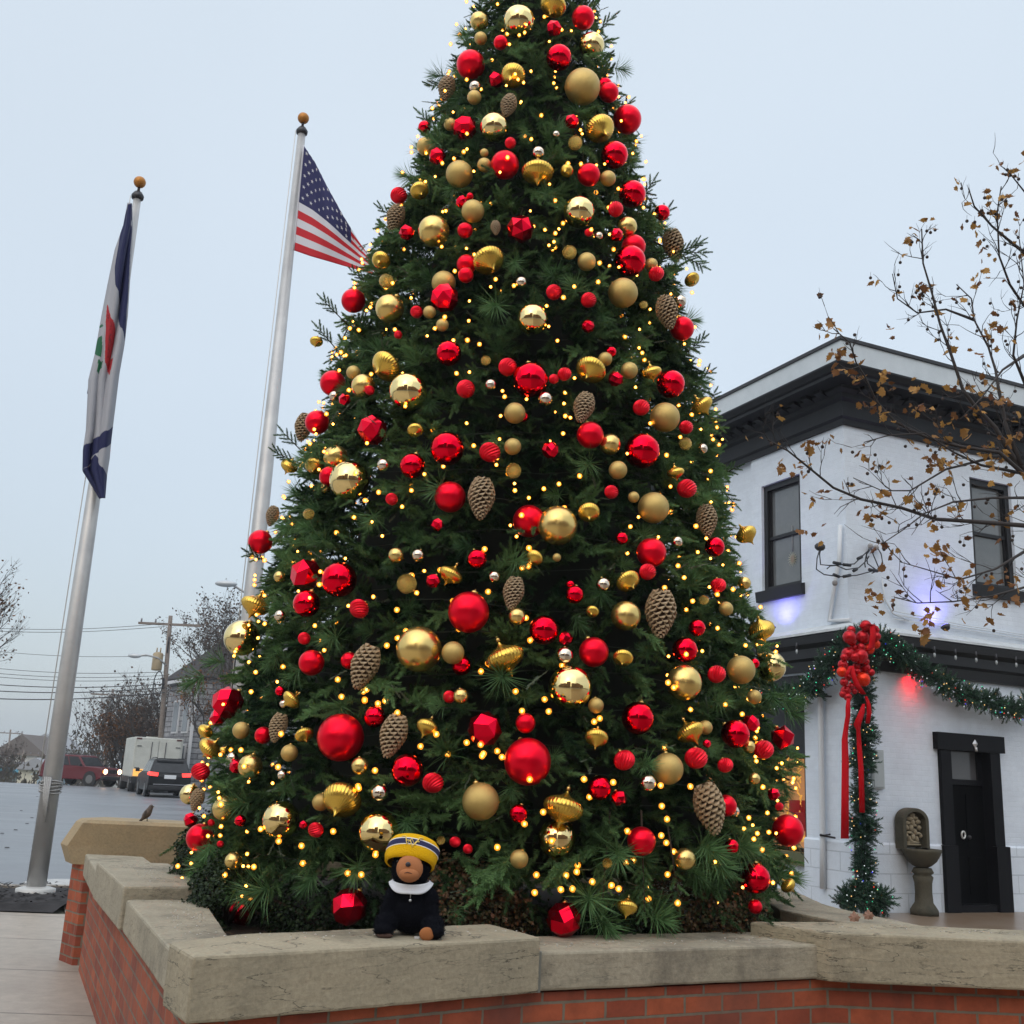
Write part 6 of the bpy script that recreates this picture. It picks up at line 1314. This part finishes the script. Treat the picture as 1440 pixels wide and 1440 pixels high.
# ================================================================ bare trees
bark = mat('dark_bark', (.05, .042, .038), .95); brownleaf = tint_mat('brown_leaves', (.045, .026, .016), (.17, .075, .028), .8, .2); dullleaf = tint_mat('grey_brown_leaves', (.05, .04, .035), (.10, .07, .055), .8, .2)
def bare(base, H, spread, levels, label, leaves=0, lm=None, seed=1, r0=.2, nm='bare_tree', grp=None, lean=0, lsz=.09, trunk=.28, k0=4):
    rd_ = random.Random(seed); t = thing(nm, label, 'tree', tuple(base), grp); tb = MB(); br = MB(); tips = []
    base = Vector(base); top = base+Vector((lean, 0, H*trunk)); tb.tube([base, (base+top)/2+Vector((.05, 0, 0)), top], [r0, r0*.8, r0*.7], 8)
    def grow(p, d, L, r, lv):
        pts = [p]; n = 3
        for i in range(n):
            d = (d+Vector((rd_.uniform(-.25, .25), rd_.uniform(-.25, .25), rd_.uniform(-.08, .22)))).normalized(); pts.append(pts[-1]+d*L/n)
        br.tube(pts, [r*(1-.45*i/n) for i in range(n+1)], 5 if lv > 1 else 3, caps=False)
        tips.extend(pts[1:] if lv <= 1 else pts[2:])
        if lv > 0:
            for k in range(rd_.choice((2, 3, 3)) + (k0-3 if lv == levels else 0)):
                q = pts[rd_.choice((1, 2, 3, 3))]; ax = Vector((rd_.uniform(-1, 1), rd_.uniform(-1, 1), rd_.uniform(-.3, .6)))*spread
                grow(q, (d+ax).normalized(), L*rd_.uniform(.6, .82), max(.006, r*.55), lv-1)
    for k in range(k0):
        a = 2*PI*k/k0+rd_.uniform(-.4, .4); grow(top-Vector((0, 0, rd_.uniform(0, H*.08))), Vector((math.cos(a)*spread, math.sin(a)*spread, 1)).normalized(), H*(1-trunk)*.40, r0*.5, levels)
    tb.build('trunk', bark, t); br.build('branches', bark, t)
    if leaves:
        tp = np.array([list(rd_.choice(tips)) for _ in range(leaves)])+rng.normal(size=(leaves, 3))*.12
        instance('leaves', [(leafV, leafF)], tp, rng.normal(size=(leaves, 3)), np.full(leaves, lsz)*rng.uniform(.7, 1.5, leaves), rng.random(leaves), lm, t, roll=rng.uniform(0, 6, leaves))
    return t
def gb(px, Y): q = ony(px, 1100, Y); return (q.x, Y, gz(Y))
bare(gb(290, 66), 11.5, .75, 5, 'brown twiggy tree rising behind the stone house roof', 2600, dullleaf, 3, .22, lsz=.13, trunk=.35)
bare(gb(322, 58), 10.5, .7, 5, 'twiggy bare tree between the stone house and christmas tree', 1800, dullleaf, 31, .2, lsz=.13, trunk=.35)
bare(gb(285, 57.5), 7.2, .8, 4, 'low brown leaved tree in front of the stone house wall', 1300, brownleaf, 32, .13, lsz=.12, trunk=.4)
for i, (px, Y, H, lab, lv, lm) in enumerate(((205, 76, 8.6, 'upright bare tree left of the near utility pole behind the truck', 900, dullleaf), (178, 80, 9.0, 'tall twiggy bare tree behind the white truck cab', 900, dullleaf), (150, 84, 8.4, 'bare twiggy tree around the middle distance utility pole', 700, dullleaf),
    (192, 72, 5.6, 'rust brown leaved bush behind the truck', 1900, brownleaf), (168, 74, 5.0, 'rust brown leaved bush right behind the maroon car', 1700, brownleaf), (128, 96, 7.2, 'hazy bare tree above the maroon car roof', 1500, dullleaf), (108, 110, 7.6, 'pale hazy bare tree just right of the flagpole', 1500, dullleaf), (222, 70, 7.5, 'bare tree close against the near utility pole', 900, dullleaf),
    (66, 130, 8.0, 'brownish hazy tree just left of the flagpole', 3000, dullleaf), (-2, 110, 8, 'hazy brown tree at the left edge by the turquoise roof', 2500, dullleaf), (88, 118, 7.4, 'dense hazy brown tree hidden partly by the flagpole', 3000, dullleaf))):
    bare(gb(px, Y), H, .62, 4 if Y > 70 else 5, lab, lv, lm, 40+i, .16, lsz=.16, trunk=.22, nm='bush' if H < 6 else 'bare_tree', k0=5)
q = gb(-100, 34); bare((q[0]-.6, 34, 0), 7.6, .62, 5, 'bare tree at the far left edge with twigs reaching into the sky', 3200, brownleaf, 70, .2, lsz=.09, trunk=.3, k0=7)
hd_ = MB(); 
for i in range(5200):
    px = random.uniform(-60, 220); Y = random.uniform(76, 140); q = ony(px, 1095, Y); z = gz(Y)+random.random()**1.5*(5.2 if px > 90 else 2.4)
    a = random.uniform(0, 6.28); s = random.uniform(.15, .35); c = Vector((q.x, Y, z)); d = Vector((math.cos(a), math.sin(a), random.uniform(-1, 1)))*s; e_ = Vector((0, 0, s))
    hd_.add([c, c+d, c+d*.5+e_], [(0, 1, 2)])
tag(hd_.build('distant_scrub', mat('scrub_brown', (.075, .06, .045), .95, noise=((.05, .05, .04), 3))), 'brown winter scrub beyond the road crest', 'scrub', kind='stuff')

# ================================================================ sycamore on the right
syc = thing('sycamore_tree', 'sycamore with sparse orange leaves and dangling seed balls in front of white building', 'tree', (7.4, 11.4, 0))
sb_ = mat('sycamore_bark', (.085, .075, .06), .85, noise=((.20, .19, .15), 5)); tw_ = mat('twig_dark', (.035, .028, .026), .8)
tr = MB(); tr.tube([(7.4, 11.4, 0), (7.35, 11.4, 2), (7.2, 11.35, 3.6), ony(1475, 735, 11.2), ony(1445, 660, 11.1)], [.22, .18, .15, .10, .075], 12); tr.build('trunk', sb_, syc)
LB = MB(); TW = MB(); tips = []; rs = random.Random(5)
LIMBS = [ # (depth start, depth end, radius start, radius end, points, twig density)
 (11.0, 9.6, .055, .012, [(1500, 742), (1440, 739), (1363, 733), (1315, 730), (1267, 714), (1210, 702), (1172, 686), (1133, 654), (1108, 634), (1079, 618)], 1),
 (11.1, 10.6, .075, .012, [(1447, 665), (1432, 654), (1418, 634), (1400, 602), (1370, 570), (1354, 548), (1338, 500), (1322, 456), (1310, 410), (1298, 370), (1296, 322)], 1),
 (11.0, 11.4, .05, .010, [(1436, 655), (1415, 600), (1404, 545), (1400, 520), (1390, 488), (1370, 450), (1366, 420), (1345, 400)], .8),
 (11.32, 10.7, .03, .008, [(1370, 450), (1330, 435), (1290, 440), (1262, 420), (1255, 385)], .8),
 (11.1, 10.2, .05, .010, [(1480, 380), (1440, 355), (1415, 335), (1395, 318), (1370, 290), (1362, 265)], 1),
 (11.1, 10.2, .04, .010, [(1480, 420), (1440, 430), (1420, 400), (1405, 360), (1402, 300), (1408, 262)], 1),
 (10.9, 9.9, .045, .009, [(1445, 672), (1405, 636), (1350, 628), (1303, 615), (1258, 593), (1232, 564), (1216, 529), (1204, 510), (1195, 482), (1172, 462)], .9),
 (11.0, 10.0, .03, .007, [(1470, 822), (1440, 826), (1395, 838), (1340, 846), (1290, 848), (1258, 840)], 1),
 (11.0, 10.1, .035, .008, [(1450, 668), (1379, 654), (1341, 636), (1300, 609), (1250, 612), (1215, 622)], .8),
 (10.9, 9.8, .03, .007, [(1460, 700), (1395, 700), (1340, 706), (1300, 722), (1270, 745), (1240, 765)], .8),
 (11.1, 10.5, .035, .008, [(1440, 500), (1410, 520), (1380, 560), (1350, 590)], .7),
 (11.1, 10.5, .03, .007, [(1480, 310), (1445, 275), (1425, 250), (1412, 236)], .35),
 (11.0, 10.3, .035, .008, [(1450, 560), (1425, 500), (1430, 450), (1440, 400), (1434, 340)], 1),
 (10.9, 10.0, .03, .006, [(1408, 640), (1330, 660), (1280, 690), (1240, 690), (1200, 672)], .7),
 (11.0, 10.2, .03, .006, [(1450, 770), (1400, 800), (1350, 815), (1300, 800), (1265, 790)], .7)]
def twig(p, d, L, r, lv):
    pts = [p]
    for i in range(3):
        d = (d+Vector((rs.uniform(-.3, .3), rs.uniform(-.3, .3), rs.uniform(-.2, .35)))).normalized(); pts.append(pts[-1]+d*L/3)
    TW.tube(pts, [r, r*.8, r*.6, r*.35], 3, caps=False)
    if lv > 0:
        for k in range(rs.choice((1, 2, 2))): twig(pts[rs.choice((1, 2, 3))], (d+Vector((rs.uniform(-.9, .9), rs.uniform(-.6, .6), rs.uniform(-.5, .7)))).normalized(), L*.7, r*.7, lv-1)
    else: tips.append((pts[-1], d)); tips.append((pts[2], d))
for Y0, Y1, r0, r1, P_, dn in LIMBS:
    n = len(P_); pts = [ony(x, y, Y0+(Y1-Y0)*i/(n-1)) for i, (x, y) in enumerate(P_)]
    LB.tube(pts, [(r0+(r1-r0)*(i/(n-1))**.5)*.62 for i in range(n)], 7)
    for i in range(n-1):
        seg = (pts[i+1]-pts[i])
        for k in range(int(dn*seg.length*5.5)+1):
            f = rs.random(); d = seg.normalized()*.7+Vector((rs.uniform(-.6, .4), rs.uniform(-.5, .5), rs.uniform(-.7, .95)))
            twig(pts[i]+seg*f, d.normalized(), rs.uniform(.14, .38), .0065, rs.choice((1, 1, 2)))
    tips.append((pts[-1], (pts[-1]-pts[-2]).normalized()))
LB.build('limbs', tw_, syc); TW.build('twigs', tw_, syc)
mp = [(0, 0), (.12, .06), (.40, .06), (.40, .26), (.56, .44), (.38, .52), (.32, .72), (.18, .68), (0, 1.0)]
mv = [(x, y) for x, y in mp]+[(-x, y) for x, y in mp[-2:0:-1]]
lv_ = np.array([[x, .22*abs(x)+.25*(y-.4)**2+.08*math.sin(7*x+3*y), y] for x, y in mv]+[[0, 0, .4]], np.float32); nl_ = len(mv)
lf_ = np.array([[i, (i+1) % nl_, nl_] for i in range(nl_)], np.int32)
lv2 = lv_.copy(); lv2[:, 1] += .5*np.abs(lv_[:, 0])+.3*lv_[:, 2]**2; lv2[:, 0] *= .6
syl = tint_mat('sycamore_leaves', (.15, .055, .02), (.46, .25, .06), .6, .3, trans=.3)
TP = []; TD = []
for p, d in tips:
    if rs.random() < .21:
        for k in range(rs.choice((1, 1, 2, 3))): TP.append(list(p+Vector((rs.uniform(-.06, .06), rs.uniform(-.06, .06), rs.uniform(-.08, .02))))); TD.append([rs.uniform(-1, 1), rs.uniform(-1, .6), rs.uniform(-1, .3)])
# leaf clusters placed where the picture is thickest with them
for x, y, n_ in ((1105, 650, 9), (1118, 660, 4), (1080, 615, 2), (1165, 692, 5), (1132, 745, 2), (1155, 742, 3), (1250, 690, 6), (1200, 718, 3), (1310, 740, 3), (1250, 530, 5), (1290, 545, 6), (1300, 560, 5), (1340, 590, 6), (1360, 610, 5), (1240, 525, 3), (1195, 515, 5), (1178, 490, 5), (1170, 480, 4), (1180, 505, 3), (1225, 838, 6), (1232, 852, 4), (1220, 828, 3), (1290, 875, 7), (1300, 890, 5), (1320, 865, 6), (1350, 845, 6), (1362, 835, 5), (1405, 850, 5), (1430, 845, 4), (1255, 850, 2), (1350, 800, 5), (1400, 820, 5), (1425, 820, 4), (1165, 450, 3), (1260, 465, 3), (1285, 325, 2), (1375, 360, 3), (1390, 395, 3), (1440, 220, 2), (1400, 240, 3), (1360, 300, 3), (1370, 590, 5), (1395, 660, 4), (1430, 665, 5), (1240, 770, 4), (1300, 780, 4), (1320, 770, 3), (1380, 500, 3), (1405, 480, 3)):
    for k in range(n_):
        c = ony(x+rs.gauss(0, 9), y+rs.gauss(0, 8), 10.3+rs.uniform(-.2, .3)); TP.append(list(c)); TD.append([rs.uniform(-1, 1), rs.uniform(-1, .6), rs.uniform(-1, .3)])
        if k == 0: TW.v = TW.v
n = len(TP); instance('autumn_leaves', [(lv_, lf_), (lv2, lf_)], TP, TD, rng.uniform(.06, .112, n), rng.random(n), syl, syc, roll=rng.uniform(0, 6.28, n))
sbm = mat('seed_ball', (.05, .035, .03), .95, bump=(300, 1, .003)); SBl = []
for p, d in tips:
    if rs.random() < .22: SBl.append((p, p+Vector((rs.uniform(-.04, .04), 0, -rs.uniform(.04, .10)))))
sbe = unit('seed_ball', MB().ball((0, 0, 0), .018, 10).tube([(0, 0, .015), (.005, 0, .07)], .002, 3, caps=False), sbm)
SB = MB()
for i, (p, q) in enumerate(SBl):
    if i < 100: o = bpy.data.objects.new('seed_ball', sbe); COL.objects.link(o); o.parent = syc; o.location = q-WO[syc.name]
    else: SB.ball(q, .018, 8)
if SB.v: tag(SB.build('more_seed_balls', sbm, syc), kind='stuff')
# dry leaves on the coping
for x, y, nm in ((1202, 1291, 'upright pinkish dry leaf on the right coping left of its twin'), (1222, 1288, 'curled pinkish dry leaf on the right coping near its front edge')):
    c = onz(x, y+6, .895); b = MB(); b.add([Vector((v[0]*.06, v[1]*.08, v[2]*.06))+c for v in lv_.tolist()], [tuple(f) for f in lf_.tolist()])
    for v in b.v: v.z = max(v.z, .897)
    tag(b.build('fallen_leaf', mat('dry_leaf', (.30, .17, .12), .8) if 'dry_leaf' not in MATS else MATS['dry_leaf']), nm, 'leaf')
cr = MB()
for i in range(260):
    s = random.random(); 
    base = random.choice([((-1.1, 4.5), (.1, 5.1), .892), ((-1.75, 6.2), (-1.25, 4.9), .827), ((-2.4, 7.45), (-1.85, 6.3), .892), ((.3, 5.2), (1.5, 5.8), .827), ((1.8, 5.85), (2.9, 5.9), .892)])
    x = base[0][0]+(base[1][0]-base[0][0])*s+random.uniform(-.08, .08); y = base[0][1]+(base[1][1]-base[0][1])*s+random.uniform(-.06, .06); r = random.uniform(.002, .006)
    cr.lathe([(r, 0), (r*.8, r*.5), (.0005, r*.7)], 5, at=(x, y, base[2]-.002))
tag(cr.build('crumbs', mat('crumb_pale', (.5, .47, .42), .8)), 'pale crumbs and grit scattered on the stone coping', 'grit', kind='stuff')
fnp, fnd = [], []
for i in range(420):
    base = random.choice([((-1.1, 4.55), (.1, 5.15), .896), ((-1.75, 6.2), (-1.25, 4.9), .831), ((-2.4, 7.45), (-1.85, 6.3), .896), ((.3, 5.2), (1.5, 5.8), .831), ((1.8, 5.85), (2.9, 5.9), .896)])
    f = random.random(); fnp.append([base[0][0]+(base[1][0]-base[0][0])*f+random.uniform(-.1, .14), base[0][1]+(base[1][1]-base[0][1])*f+random.uniform(-.04, .08), base[2]]); a = random.uniform(0, 6.3); fnd.append([math.cos(a), math.sin(a), .02])
tag(instance('fallen_needles', [(np.array([[-.0012, 0, 0], [.0012, 0, 0], [0, 0, .04]], np.float32), np.array([[0, 1, 2]], np.int32))], fnp, fnd, rng.uniform(.5, 1.1, 420), rng.random(420), tint_mat('dry_needles', (.05, .06, .03), (.16, .10, .05), .8, .2), None), 'green and brown needles fallen on the stone coping', 'needles', kind='stuff')
# brick building across the street behind the viewer (seen in the mirror balls)
FB = ['low brick building behind the viewer at the far left', 'narrow brick building behind the viewer on the left', 'wide brick building behind the viewer left of centre', 'tallest brick building right behind the viewer', 'low brick building behind the viewer right of centre', 'wide brick building behind the viewer on the right', 'long brick building behind the viewer at the far right']
for k, (x0, w_, h_) in enumerate(((-58, 20, 7), (-37, 10, 9), (-26, 13, 8), (-10, 9, 10.5), (1, 12, 7.5), (14, 15, 9), (32, 22, 8))):
    bb_ = thing('street_building', FB[k], 'building', (x0+w_/2, -18, 0), 'brick buildings across the street'); h_ *= 1.35
    b = MB(); b.box((x0, -28, 0), (x0+w_-.05, -18, h_)); b.build('facade', brick_mat('far_brick_%d' % k, (.26+.015*(k % 3), .14, .09), (.22, .11, .07), (.25, .2, .16), .3, .1, .01), bb_, uvf=lambda c, n: (c.x+c.y, c.z))
    for i in range(4):
        for j in range(2):
            b = MB(); b.box((x0+w_*(i+.3)/4, -18.0, 1+j*3.9), (x0+w_*(i+.7)/4, -17.95, 3.2+j*3.9)); b.build('window', glass_d, bb_)

# ================================================================ the hazy air
hm = bpy.data.materials.new('haze_air'); hm.use_nodes = True; t_ = hm.node_tree; t_.nodes.remove(t_.nodes['Principled BSDF'])
pv_ = t_.nodes.new('ShaderNodeVolumePrincipled'); pv_.inputs['Color'].default_value = (.86, .91, .96, 1); pv_.inputs['Density'].default_value = .00075; pv_.inputs['Anisotropy'].default_value = .2
t_.links.new(pv_.outputs[0], t_.nodes['Material Output'].inputs['Volume'])
hz_ = MB(); hz_.box((-330, -62, -11), (330, 420, 14.5)); tag(hz_.build('haze', hm), 'pale grey winter haze over the street', 'haze', kind='stuff')
